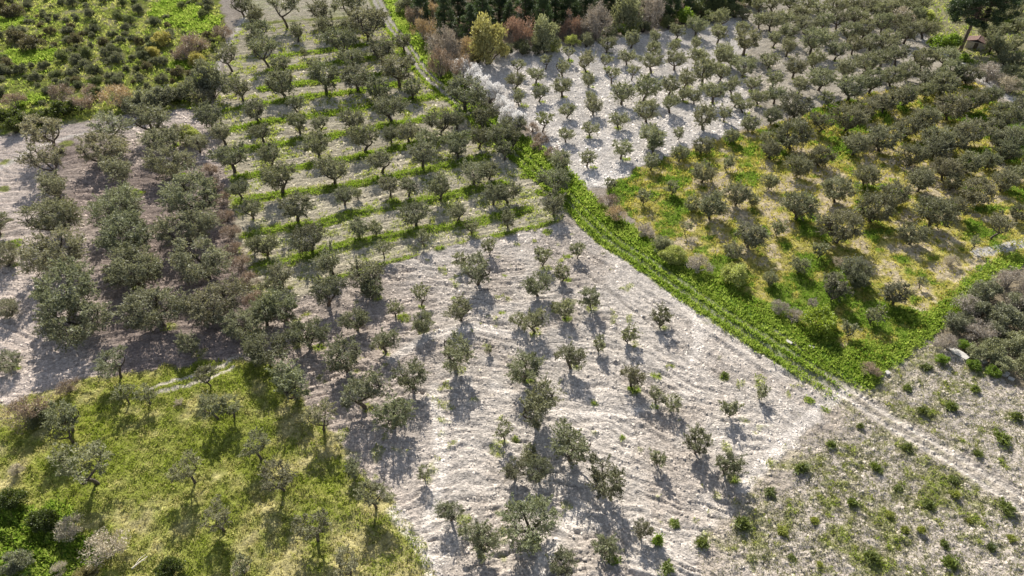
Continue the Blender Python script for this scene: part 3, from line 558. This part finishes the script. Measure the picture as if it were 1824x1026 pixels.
# ------------------------------------------------------------------ olive trees: one thing each; labels from where each one stands
rs = np.random.RandomState(5)
WHERE = {'left': 'on the brown ploughed plot', 'strips': 'in the weed-striped orchard', 'centre': 'on the pale harrowed plot', 'grass': 'in the yellow green grass plot', 'stony': 'on the stony weedy ground',
         'meadow': 'in the sunny patchy meadow', 'white': 'on the chalk white plot', 'grey': 'in the dense grey orchard', 'scrub': 'at the edge of the scrub slope', 'beyond': 'beyond the far road', 'thicket': 'by the tangled thicket', 'wood': 'at the edge of the dark wood'}
LOOK = {'': ['open', 'two-lobed', 'full', 'split-crowned', 'rounded', 'forked'], 'm': ['huge spreading', 'huge grey', 'wide drooping', 'broad silvery'], 'p': ['thin', 'sparse', 'wispy', 'see-through'], 'y': ['young round', 'young bushy', 'young notched'],
        'r': ['bushy', 'dense round', 'thick', 'lumpy'], 'g': ['small pale', 'small light'], 'b': ['bushy', 'dense round', 'open', 'full']}
MARK = {'dirt track': TRACK, 'far road': ROAD, 'brown hedge': gp([(360,290),(395,370),(420,450),(445,530)]), 'lush green verge': VERGE, 'grassy side path': GRASS_PATH[0],
        'white blossom': gp([(830,130),(860,160),(900,195)]), 'leaning weedy corner': VERGE2}
for i, t in enumerate(TREES):
    p = t['plot']; kd = t['kind']; pl = PR[kd]; v = rs.randint(len(pl)); t['v'] = v
    size = 'small' if t['W'] < 3.3 else 'large' if t['W'] > 5.0 and kd != 'm' else ''
    near = ''
    d = {k: float(dline(np.array([t['x']]), np.array([t['y']]), P)[0]) for k, P in MARK.items()}
    k = min(d, key=d.get)
    if d[k] < 4.5 and k != 'leaning weedy corner': near = ', beside the ' + k
    if p == 'strips':
        ds = [float(dline(np.array([t['x']]), np.array([t['y']]), P)[0]) for P in STRIPS]; s = int(np.argmin(ds)); t['row'] = s
    t['lab'] = [size, LOOK[kd][v], near]; t['d'] = d
ORD = ['', 'second', 'third', 'fourth', 'fifth', 'sixth', 'seventh', 'eighth', 'ninth', 'tenth', 'eleventh', 'twelfth']
rows = {}
for t in TREES:
    if t['plot'] == 'strips': rows.setdefault(t['row'], []).append(t)
STRIPN = ['lowest', 'second lowest', 'third lowest', 'fourth lowest', 'fifth lowest', 'sixth lowest', 'sixth highest', 'fifth highest', 'fourth highest', 'third highest', 'second highest', 'highest']
for s, ts in rows.items():
    ts.sort(key=lambda t: t['d']['dirt track'])
    for j, t in enumerate(ts): t['pos'] = f"{LOOK[t['kind']][t['v']]} olive tree along the {STRIPN[s]} weed strip, {(ORD[j] + ' ') if j else ''}nearest the dirt track" if j < 12 else None
for p, mk, phrase in [('left', 'brown hedge', 'brown hedge'), ('centre', 'dirt track', 'dirt track'), ('grass', 'grassy side path', 'rutted grass path'), ('meadow', 'lush green verge', 'lush green verge'), ('white', 'white blossom', 'white blossoming bushes'), ('grey', 'far road', 'far pale road'), ('beyond', 'far road', 'far pale road')]:
    ts = sorted([t for t in TREES if t['plot'] == p], key=lambda t: t['d'][mk])
    cnt = {}
    for t in ts:
        a = t['lab']; base = ' '.join(q for q in (a[0], a[1]) if q and not (a[0] == 'small' and 'small' in a[1])); j = cnt.get(base, 0); cnt[base] = j + 1
        t['pos'] = f"{base} olive tree {WHERE[p]}, {(ORD[j] + ' ') if j else ''}nearest the {phrase}" if j < 5 else f"{base} olive tree {WHERE[p]}, away from the {phrase}"
seen = {}
for t in TREES:
    a = t['lab']; lb = t.get('pos') or f"{a[0]} {a[1]} olive tree {WHERE[t['plot']]}{a[2]}".strip()
    t['label'] = ' '.join(lb.split()); seen.setdefault(t['label'], []).append(t)
FAR = []
big300 = {id(t) for t in sorted(TREES, key=lambda t: -t['w'])[:300]}
for t in TREES:
    kd = t['kind']; e = {'y': 1.22, 'm': 1.38, 'g': 1.3, 'p': 1.48, 'b': 1.35, 'r': 1.24}
    e = e.get(kd, 1.48 if t['plot'] == 'centre' else 1.26 if t['plot'] == 'strips' else 1.34); k = e * t['W'] / BASE_W[kd]; kz = e * .97 * t['H'] / BASE_H[kd]; p = t['plot']
    tone = {'left': (1.22, 1.2, 1.2), 'white': (1.22, 1.22, 1.08), 'grey': (1.1, 1.09, 1.0), 'meadow': (1.0, .97, .95), 'grass': (1.2, 1.16, 1.1), 'beyond': (1.4, 1.38, 1.2), 'strips': (.92, .92, .88), 'centre': (1.0, 1.0, .93)}.get(p, (1, 1, 1))
    if kd == 'g': tone = (1.25, 1.3, .85)
    u = rs.uniform(.78, 1.2); tone = tuple(c * u * rs.uniform(.96, 1.04) for c in tone)
    if id(t) not in big300: FAR.append((t, k, kz)); continue
    plant('olive_tree', PR[kd][t['v']], ('trunk', 'crown'), t['x'], t['y'], k * 1.02, kz, rs.uniform(0, 6.28), t['label'], 'olive tree', 'olive trees ' + WHERE[p], tone)
# past three hundred: the smallest ones in view stand together as one mass
VV, FF, TT, MI, n0 = [], [], [], [], 0
for t, k, kz in FAR:
    a = rs.uniform(0, 6.28); ca, sa = math.cos(a), math.sin(a); z0 = hgt(t['x'], t['y'])
    for mi, me in enumerate(PR[t['kind']][t['v']]):
        V = np.empty(len(me.vertices) * 3, np.float32); me.vertices.foreach_get('co', V); V = V.reshape(-1, 3)
        F = np.empty(len(me.polygons) * 4, np.int32); me.polygons.foreach_get('vertices', F); F = F.reshape(-1, 4); T = np.zeros(len(V), np.float32)
        if mi: 
            me.attributes['tint'].data.foreach_get('value', T); Q = V.reshape(-1, 4, 3)[::3]; c = Q.mean(1, keepdims=True); V = (c + (Q - c) * 1.65).reshape(-1, 3); T = T.reshape(-1, 4)[::3].ravel(); F = np.arange(len(V)).reshape(-1, 4)
        V = np.stack([(V[:, 0] * ca - V[:, 1] * sa) * k + t['x'], (V[:, 0] * sa + V[:, 1] * ca) * k + t['y'], V[:, 2] * kz + z0], 1)
        VV.append(V); FF.append(F + n0); TT.append(T); MI.append(np.full(len(F), mi, np.int32)); n0 += len(V)
me = mesh_np('distant_olive_trees', np.concatenate(VV), np.concatenate(FF)); vflt(me, 'tint', np.concatenate(TT)); me.materials.append(BARK); me.materials.append(OLIVE)
me.polygons.foreach_set('material_index', np.concatenate(MI)); o = bpy.data.objects.new('distant_olive_trees', me); col.objects.link(o)
o['kind'] = 'stuff'; o['label'] = 'smallest far olive trees filling the chalk white and grey plots'; o['category'] = 'olive trees'; o.color = (1.2, 1.2, 1.07, 1); print('far mass', len(me.polygons), len(FAR))
print('olives', len(TREES), 'labels', len(seen))
# ------------------------------------------------------------------ shrubs, thickets, wood
SH = {
 'grey':  [shrub_proto(300 + i, 3.2, 2.3, 34, 80, .42, 9, TWIGLEAF, GREYBARK, .17, .035, 60) for i in range(3)],
 'green': [shrub_proto(310 + i, 2.8, 2.1, 34, 110, .40, 7, GREENLEAF, BARK, .17, .08) for i in range(3)],
 'olive': [shrub_proto(320 + i, 3.0, 2.4, 34, 110, .42, 7, OLIVE, BARK, .18, .075) for i in range(3)],
 'dwarf': [shrub_proto(330 + i, 1.6, 1.0, 16, 80, .32, 5, OLIVE, BARK, .15, .07) for i in range(3)],
 'white': [shrub_proto(340 + i, 3.0, 2.6, 34, 75, .40, 8, BLOSSOM, GREYBARK, .12, .085, 20) for i in range(2)],
 'weed':  [shrub_proto(350 + i, 1.1, .5, 16, 24, .2, 4, GREENLEAF, GREENLEAF, .22, .045, rough=1.3) for i in range(3)],
}
SW = {'grey': (3.2, 2.3), 'green': (2.8, 2.1), 'olive': (3.0, 2.4), 'dwarf': (1.6, 1.0), 'white': (3.0, 2.6), 'weed': (1.1, .5)}
TN = {'': (1, 1, 1), 'wfresh': (1.25, 1.3, .9), 'wgrn': (1.0, 1.0, .85), 'wlime': (1.9, 1.7, 1.1), 'brown': (.80, .68, .58), 'red': (.95, .70, .60), 'tan': (1.35, 1.15, .75), 'pale': (1.35, 1.35, 1.2), 'dark': (.68, .72, .62), 'yellow': (2.1, 1.8, .85), 'straw': (1.9, 1.7, 1.05), 'lime': (2.2, 2.3, 1.1), 'grn': (.85, .95, .6), 'fresh': (1.5, 1.8, .9)}
rs = np.random.RandomState(9)
def shrub(px, py, w, sp, tone, label, group=None, hk=.75, cat='shrub', name='shrub'):
    """crown centre and width as seen in the photo"""
    W = w * gnd(px, py, 1)[2] / FPX
    for _ in range(2):
        H = W * hk; x, y, d = gnd(px, py, H * .5); W = w * d / FPX
    W0, H0 = SW[sp]; u = rs.uniform(.88, 1.12)
    return plant(name, SH[sp][rs.randint(len(SH[sp]))], ('stems', 'foliage'), x, y, W / W0 * 1.2, H / H0 * 1.15, rs.uniform(0, 6.28), label, cat, group, tuple(c * u for c in TN[tone]))
def run(items, sp, tone, label, group, **k):
    for it in items: shrub(*it, sp, tone, label, group, **k)

# scrub slope edge
run([(55,72,40),(25,66,34),(22,20,36)], 'olive', 'brown', 'brownish bush rising from the green scrub slope', 'brown bushes on the scrub slope')
run([(108,165,46),(140,178,50),(25,178,40),(160,160,34)], 'grey', 'brown', 'dry grey brown bush in the hedge below the scrub slope', 'dry bushes in the hedge below the scrub')
shrub(205,168,62,'grey','tan','golden tan bush in the hedge below the scrub slope')
shrub(288,68,38,'olive','yellow','golden yellow bush on the scrub slope')
shrub(270,92,26,'olive','yellow','small yellowish bush below the golden bush on the scrub slope')
run([(262,178,56),(290,170,50),(235,185,44),(320,165,40)], 'olive', '', 'grey green bush in the hedge below the scrub slope', 'grey green bushes in the hedge below the scrub')
run([(340,80,56),(395,55,38),(330,95,44)], 'grey', 'brown', 'twiggy brown bush where the scrub meets the bare soil', 'twiggy bushes at the scrub corner')
shrub(350,105,34,'olive','yellow','straw coloured bush beside the tall grey green bush')
shrub(368,140,66,'olive','','tall grey green bush at the corner of the scrub slope', hk=1.1)
run([(12,205,40),(48,208,42),(20,222,40),(80,205,36),(110,192,40)], 'green', 'dark', 'dark bush at the foot of the scrub slope', 'dark bushes at the foot of the scrub')
shrub(338,240,46,'olive','lime','pale yellow flowering bush among the big olives')
shrub(312,160,26,'olive','lime','small pale flowering bush in the hedge below the scrub')
# brown hedge dividing the brown plot from the striped orchard
run([(372,300,34),(382,330,36),(395,358,38),(402,385,36),(410,412,40),(415,440,38),(425,468,44),(440,498,46),(452,530,44)], 'grey', 'brown', 'dry brown bush in the hedge between the ploughed plots', 'dry hedge between the ploughed plots', hk=.7)
# hedge at the foot of the wood
for a in [(738,30,40,'grey','brown','brown bush high on the verge by the wood'),(728,4,40,'olive','','grey green bush at the far end of the verge'),(755,50,46,'grey','tan','tan twiggy bush at the track end of the wood edge'),(790,75,60,'grey','','tall grey bush beside the dirt track at the wood edge'),(785,108,52,'grey','brown','brown thicket bush beside the lush verge'),(822,120,44,'grey','brown','low brown thicket bush near the white blossom'),
          (868,70,74,'olive','straw','broad straw yellow bush at the wood edge'),(838,82,44,'grey','tan','tan bush beside the straw yellow bush'),(925,50,54,'grey','red','reddish brown bush at the wood edge'),(972,62,54,'olive','pale','grey olive bush between the two reddish bushes'),
          (1016,45,44,'grey','red','reddish topped bush at the wood edge beside a grey one'),(1064,40,58,'grey','','round grey twiggy bush at the wood edge'),(1118,26,58,'olive','pale','pale grey green bush at the wood edge'),(1160,22,56,'grey','','grey leafless bush at the far wood edge'),
          (1110,52,26,'green','fresh','small fresh green bush at the foot of the pale bush'),(1215,30,40,'green','fresh','green bush at the far end of the wood edge'),(1128,52,26,'olive','lime','small light green bush standing out on the grey soil'),(770,20,40,'grey','tan','tan bush high on the track verge'),
          (1045,72,30,'olive','','low olive bush at the foot of the round grey bush'),(985,80,30,'olive','lime','low yellowish bush on the edge of the chalk plot'),(1020,74,26,'olive','lime','small yellowish bush near the reddish topped bush')]:
    shrub(*a[:3], a[3], a[4], a[5], hk=1.2 if a[2] > 40 else .9)
run([(1250,14,40),(1285,10,44),(1310,20,36),(1265,30,30),(1190,40,30),(1340,-5,44)], 'olive', 'grn', 'dark green bush where the wood meets the dense orchard', 'green bushes at the wood corner')
run([(895,88,36),(930,84,36),(960,86,30),(850,100,34),(1085,58,30),(1145,48,30)], 'olive', 'dark', 'low dark bush under the hedge of the wood', 'low dark bushes under the wood hedge')
# blossom
run([(820,116,30),(830,124,38),(844,134,42),(858,148,42),(874,164,40),(888,160,32),(905,200,40),(924,212,36),(893,182,36)], 'white', '', 'white blossoming bush between the dirt track and the chalk plot', 'white blossoming bushes', hk=1.2)
run([(948,222,26),(965,242,30),(985,268,34),(1000,285,30),(955,258,24)], 'grey', 'brown', 'twiggy brown bush beside the track below the blossom', 'twiggy bushes below the blossom')
# verge bushes
for a in [(1086,352,38,'grey','brown','brown dry bush on the track verge at the chalk plot corner'),(1098,376,40,'grey','tan','rust tan dry bush on the track verge'),(1152,405,36,'grey','','small grey bush beside the lush verge'),(1180,430,40,'olive','pale','pale grey green bush on the lush verge'),
          (1200,450,46,'olive','lime','light green bush on the lush verge'),(1246,470,46,'grey','','grey bush on the lush verge next to the light green one'),(1308,488,50,'olive','lime','yellow green leafy bush beside the lush verge'),(1462,572,62,'green','lime','bright yellow green leafy bush in the meadow corner'),
          (1390,548,34,'grey','','grey twiggy bush above the lush verge'),(1415,562,34,'grey','','grey twiggy bush nearer the yellow green bush'),(1448,540,22,'grey','','small grey bush behind the yellow green bush'),(1551,660,36,'grey','brown','dry brown bush standing where the two verges meet'),(1496,468,26,'grey','pale','small grey bush in the bare part of the meadow'),
          (1695,468,30,'grey','pale','pale grey bush near the side lane')]:
    shrub(*a[:3], a[3], a[4], a[5])
# thicket on the far side of the stony ground
run([(1722,545,50),(1800,500,56),(1745,590,56),(1830,545,60),(1690,610,40)], 'grey', '', 'grey twiggy bush in the thicket beside the stony ground', 'grey bushes of the thicket')
run([(1770,620,50),(1815,610,56),(1835,650,50),(1790,650,40),(1740,625,38)], 'olive', 'pale', 'pale olive bush in the thicket beside the stony ground', 'pale olive bushes of the thicket')
run([(1755,520,54),(1790,570,60),(1700,575,44),(1750,555,48),(1720,570,34),(1810,540,44),(1775,590,40),(1825,580,46)], 'olive', '', 'olive green bush among the grey thicket', 'green bushes of the thicket')
run([(1680,640,24),(1735,650,26),(1720,615,26),(1770,660,26)], 'green', 'fresh', 'low green bush at the foot of the thicket', 'low green bushes at the thicket foot')
# corner bushes of the grass plot
for a in [(20,888,46,'green','dark','dark green bush above the lush corner of the grass plot'),(73,925,50,'green','dark','dark rounded bush beside the lush green corner'),(125,938,52,'grey','pale','pale grey leafless bush next to the dark bush'),(182,970,76,'grey','pale','wide pale grey leafless bush in the grass corner'),
          (20,1000,50,'olive','','grey green bush in the lush grass corner'),(100,1012,30,'grey','pale','small bleached bush in the lush weeds'),(297,1006,46,'green','dark','dark green bush in the grass by the pale dead branch'),(122,688,38,'grey','brown','dark twiggy bush at the ploughed edge of the grass plot'),(45,730,78,'grey','brown','wide pinkish brown bush at the corner of the grass plot'),
          (68,745,44,'olive','dark','dark green bush in front of the pinkish brown bush'),(150,1020,40,'olive','tan','tan bush beside the wide grey bush'),(318,716,18,'grey','pale','small dead grey bush in the grass'),(425,1005,34,'grey','pale','leafless grey sapling bush low in the grass plot'),(28,836,26,'grey','pale','dry brush heap lying in the grass')]:
    shrub(*a[:3], a[3], a[4], a[5])
# weeds one can pick out
for px, py, w, tn in [(1480,792,30,'fresh'),(1430,832,30,'grn'),(1615,797,34,'grn'),(1562,835,32,'fresh'),(1517,895,34,'fresh'),(1453,928,28,'lime'),(1585,916,28,'lime'),(1555,990,34,'grn'),(1690,1004,40,'fresh'),(1650,900,36,'grn'),(1697,855,32,'grn'),(1792,908,36,'grn'),(1764,976,22,'dark'),
                      (1742,812,30,'grn'),(1785,782,36,'fresh'),(1395,943,30,'lime'),(1412,990,26,'grn'),(1372,875,26,'grn'),(1615,690,30,'fresh'),(1735,692,28,'fresh'),(1695,725,32,'fresh'),(1645,735,24,'grn'),(1810,740,30,'grn'),(1530,760,22,'grn'),(1320,930,36,'grn'),(1255,965,32,'grn'),(1205,930,26,'fresh'),(1190,1010,32,'fresh'),
                      (1610,945,26,'lime'),(1640,945,24,'lime'),(1725,930,22,'lime'),(1460,1005,20,'lime'),(1680,970,24,'grn'),(1600,870,24,'grn'),(1700,885,26,'lime'),(1800,960,26,'lime'),(1290,668,22,'fresh'),(1650,655,26,'grn')]:
    shrub(px, py, w * rs.uniform(.8, 1.35), 'weed', {'fresh': 'wfresh', 'grn': 'wgrn', 'lime': 'wlime'}.get(tn, tn), {'fresh': 'fresh green weed clump', 'grn': 'dark green weed clump', 'lime': 'yellowish weed clump', 'dark': 'small blackish weed clump'}[tn] + ' on the stony ground beside the dirt track', 'weed clumps on the stony ground', .32, 'weed', 'weed_clump')
for px, py, w in [(1172,958,34),(1090,992,34)]: shrub(px, py, w, 'weed', 'fresh', 'lush green weed clump under a bushy young olive', 'lush clumps under young olives', .6, 'weed', 'weed_clump')

# dwarf cushions all over the scrub slope
g = np.random.RandomState(77); pts = []
while len(pts) < 250:
    px, py = g.uniform(-20, 385), g.uniform(-25, 205); x, y, d = gnd(px, py)
    if inside('scrub', x, y) < 1.0 or py > 190 - .02 * px: continue
    W = g.choice([1.3, 1.8, 2.4, 3.2], p=[.22, .36, .28, .14])
    D = land(np.array([x]), np.array([y]))
    if D['V'][0] > .5: continue
    if all((x - a) ** 2 + (y - b) ** 2 > (.36 * (W + c)) ** 2 for a, b, c in pts): pts.append((x, y, W))
for x, y, W in pts:
    big_ = W > 2; tone = TN[['', 'dark', 'grn', 'brown', ''][g.randint(5)]]; u = g.uniform(.75, 1.1)
    me = SH['dwarf' if not big_ else 'olive'][g.randint(3)]; s = 1.22 * W / (1.6 if not big_ else 3.0)
    plant('scrub_cushion' if not big_ else 'scrub_bush', me, ('stems', 'foliage'), x, y, s, s * g.uniform(.85, 1.2), g.uniform(0, 6.28), 'low dark cushion bush on the green scrub slope' if not big_ else 'taller dark bush on the green scrub slope', 'shrub', 'cushions on the scrub slope' if not big_ else 'taller bushes on the scrub slope', tuple(c * u for c in tone))

HEDGE = [(738,'brown verge bush'),(790,'tall grey bush by the track'),(868,'straw yellow bush'),(925,'reddish brown bush'),(972,'grey olive bush'),(1016,'reddish topped bush'),(1064,'round grey twiggy bush'),(1118,'pale grey green bush'),(1160,'grey leafless bush'),(1215,'green bush'),(1285,'dark green corner bushes')]
# dark pine wood
PN = [pine_proto(400 + i, 5.6, 7.5, .12, 90, 120, .72) for i in range(3)]
g = np.random.RandomState(3)
for px, py, w in [(748,8,52),(790,28,56),(815,5,60),(838,40,50),(862,20,56),(890,2,60),(905,30,44),(935,10,56),(968,22,54),(990,5,60),(1015,12,54),(1045,5,60),(1075,-5,60),(1100,0,54),(1130,-12,60),(1165,-8,56),(1195,2,50),(1225,-14,60),(1265,-16,60),(950,-12,60),(850,-14,60),(770,-18,56),(1300,-18,56),(1010,-20,60),(905,-22,60)]:
    W = w * gnd(px, py, 4)[2] / FPX; H = W * g.uniform(1.05, 1.35); x, y, d = gnd(px, py, H * .55)
    s = w * d / FPX / 5.6; u = g.uniform(.85, 1.25)
    plant('pine_tree', PN[g.randint(3)], ('trunk', 'crown'), x, y, s, H / 7.5, g.uniform(0, 6.28), 'dark green pine of the wood, rising behind the ' + min(HEDGE, key=lambda q: (q[0] - px) ** 2)[1], 'pine tree', 'pines of the dark wood', (u, u, u))
bx, by, bd = gnd(1711, 88)
BIG = pine_proto(420, 15.5, 15.5, .45, 230, 200, 1.15, True, .5)
plant('pine_tree', BIG, ('trunk', 'crown'), bx, by, 1, 1, .0, 'tall lone umbrella pine with bare trunk beside the far road', 'pine tree', None, (.72, .75, .8))
# bushes round the pine and along the road
for a in [(1650,28,34,'olive','lime','light green bush beside the lone pine'),(1612,30,50,'grey','pale','grey leafless bush near the lone pine'),(1690,75,44,'green','fresh','green bush along the far road near the lone pine'),(1672,70,34,'green','grn','dark green bush along the far road'),(1795,40,30,'green','grn','dark green bush beyond the lone pine'),(1722,105,26,'green','fresh','green bush at the foot of the hut'),(1800,150,44,'grey','pale','pale grey bush below the far road'),(1765,128,50,'grey','','grey bush above the pale road')]:
    shrub(*a[:3], a[3], a[4], a[5])

# ------------------------------------------------------------------ hut, slabs, dead branch
STONE = rough_material('rubble_stone', (.25, .22, .19), (.42, .38, .33), 4, .8, .06)
TILE = rough_material('old_red_tiles', (.12, .075, .065), (.21, .14, .12), 6, .6, .04)
CONC = rough_material('pale_concrete', (.30, .285, .26), (.43, .41, .375), 3, .4, .02)
DEADWOOD = rough_material('bleached_wood', (.42, .37, .30), (.60, .55, .47), 8, .5, .02)
DARK = rough_material('dark_boards', (.05, .04, .03), (.10, .08, .06), 8, .5, .02)
def box(V, F, c, s, sh=0):
    n = len(V)
    for dz in (-1, 1):
        for dx, dy in ((-1, -1), (1, -1), (1, 1), (-1, 1)): V.append((c[0] + dx * s[0], c[1] + dy * s[1], c[2] + dz * s[2] + sh * dx))
    F += [tuple(n + k for k in f) for f in ((0,3,2,1),(4,5,6,7),(0,1,5,4),(1,2,6,5),(2,3,7,6),(3,0,4,7))]
def part(name, V, F, m, parent=None):
    me = bpy.data.meshes.new(name); me.from_pydata(V, [], F); me.update(); me.materials.append(m); o = bpy.data.objects.new(name, me); col.objects.link(o); o.parent = parent; return o
hx, hy, _ = gnd(1737, 82)
hut = bpy.data.objects.new('stone_hut', None); col.objects.link(hut); hut.location = (hx, hy, hgt(hx, hy)); hut.rotation_euler = (0, 0, R(-38))
hut['label'] = 'small stone hut with low red tiled roof behind the lone pine'; hut['category'] = 'hut'
V, F = [], []
w, d, h, t = 1.9, 1.5, 1.75, .28
for c, s in [((0, -d, h / 2 - .15), (w, t / 2, h / 2 + .15)), ((0, d, h / 2 - .15), (w, t / 2, h / 2 + .15)), ((-w + t / 2, 0, h / 2 - .15), (t / 2, d - t / 2, h / 2 + .15)), ((w - t / 2, 0, h / 2 - .15), (t / 2, d - t / 2, h / 2 + .15))]: box(V, F, c, s)
part('wall', V, F, STONE, hut)
n = 13; V, F = [], []
def roofz(x): return h + .62 - .28 * abs(x) - .0
roof_xs = np.linspace(-2.15, 2.15, 9)
V = []; F = []
for iy, y in enumerate(np.linspace(-1.85, 1.85, 60)):
    cor = .05 * abs(math.sin(iy * .9))
    for x in roof_xs: V.append((x, y, roofz(x) + cor))
m = len(roof_xs)
for iy in range(59):
    for ix in range(m - 1): F.append((iy * m + ix, iy * m + ix + 1, (iy + 1) * m + ix + 1, (iy + 1) * m + ix))
rf = part('roof', V, F, TILE, hut); sol = rf.modifiers.new('thick', 'SOLIDIFY'); sol.thickness = .1; sol.offset = -1
V, F = [], []; box(V, F, (0, 0, 0), (.12, 1.87, .05)); rc = part('ridge_tiles', V, F, TILE, rf); rc.location = (0, 0, h + .69)
V, F = [], []; box(V, F, (.2, -d - t / 2 - .02, .8), (.42, .025, .8)); part('door', V, F, DARK, hut)
def slab(px, py, L, W_, T_, rot, tilt, name, label, cat='slab', m=None):
    x, y, _ = gnd(px, py); g = random.Random(int(px)); V = []
    pr = [(-L, -W_), (-L * .2, -W_ * 1.1), (L * .9, -W_), (L, W_ * .8), (L * .1, W_), (-L * .95, W_ * .9)]
    for zz in (-T_, T_):
        for a, b in pr: V.append((a * g.uniform(.93, 1.05), b * g.uniform(.93, 1.05), zz))
    k = len(pr); F = [tuple(range(k - 1, -1, -1)), tuple(range(k, 2 * k))] + [(i, (i + 1) % k, k + (i + 1) % k, k + i) for i in range(k)]
    o = part(name, V, F, m or CONC); bv = o.modifiers.new('bevel', 'BEVEL'); bv.width = .03; bv.segments = 1
    o.location = (x, y, hgt(x, y) + T_ * .7 + abs(math.sin(R(tilt))) * W_ * .4); o.rotation_euler = (R(tilt), 0, R(rot)); o['label'] = label; o['category'] = cat
slab(1709, 634, 1.05, .45, .18, -55, 10, 'concrete_slab', 'white concrete slab lying at the foot of the thicket')
slab(1731, 648, .55, .22, .14, -20, 4, 'pale_stone', 'long pale stone between the white slab and the thicket', 'stone')
slab(1751, 646, .35, .28, .16, 10, 4, 'pale_stone', 'short pale stone beside the long pale stone', 'stone')
slab(1790, 668, .4, .3, .2, 40, 6, 'pale_stone', 'pale stone block half hidden by weeds below the thicket', 'stone')
slab(1800, 676, .35, .2, .15, -40, 6, 'pale_stone', 'small pale stone next to the half hidden block', 'stone')
slab(1692, 624, .3, .2, .14, 10, 4, 'pale_stone', 'small white stone above the concrete slab', 'stone')
slab(1404, 614, .42, .22, .16, -40, 5, 'pale_stone', 'white stone lying on the track edge of the pale plot', 'stone')
slab(1444, 622, .36, .18, .14, -30, 5, 'pale_stone', 'white stone lying in the grassy wheel track', 'stone')
slab(1712, 117, .9, .6, .45, -20, 3, 'water_trough', 'white block like trough beside the far road', 'trough')
slab(1578, 669, .3, .25, .18, 20, 5, 'pale_stone', 'white stone beside the dry brown bush on the verge corner', 'stone')
g = np.random.RandomState(8); wd = Wood(); x, y, _ = gnd(247, 1000)
a = np.array(gnd(233, 1009)[:2]) - (x, y); b = np.array(gnd(262, 989)[:2]) - (x, y)
wd.tube(bez(np.array([*a, .12]), np.array([.1, -.1, .45]), np.array([*b, .3]), 9), np.linspace(.09, .03, 9), 6)
wd.tube(bez(np.array([*(a * .6), .2]), np.array([-.2, .35, .35]), np.array([b[0] * .5, b[1] * .9 + .3, .25]), 6), np.linspace(.05, .015, 6), 5)
wd.tube(bez(np.array([*(b * .3), .35]), np.array([b[0] * .5, b[1] * .2, .5]), np.array([b[0] * .9, b[1] * .3, .3]), 6), np.linspace(.04, .01, 6), 5)
me = wd.mesh('dead_branch', DEADWOOD); o = bpy.data.objects.new('dead_branch', me); col.objects.link(o); o.location = (x, y, hgt(x, y)); o['label'] = 'bleached dead branch lying in the grass beside the wide grey bush'; o['category'] = 'branch'
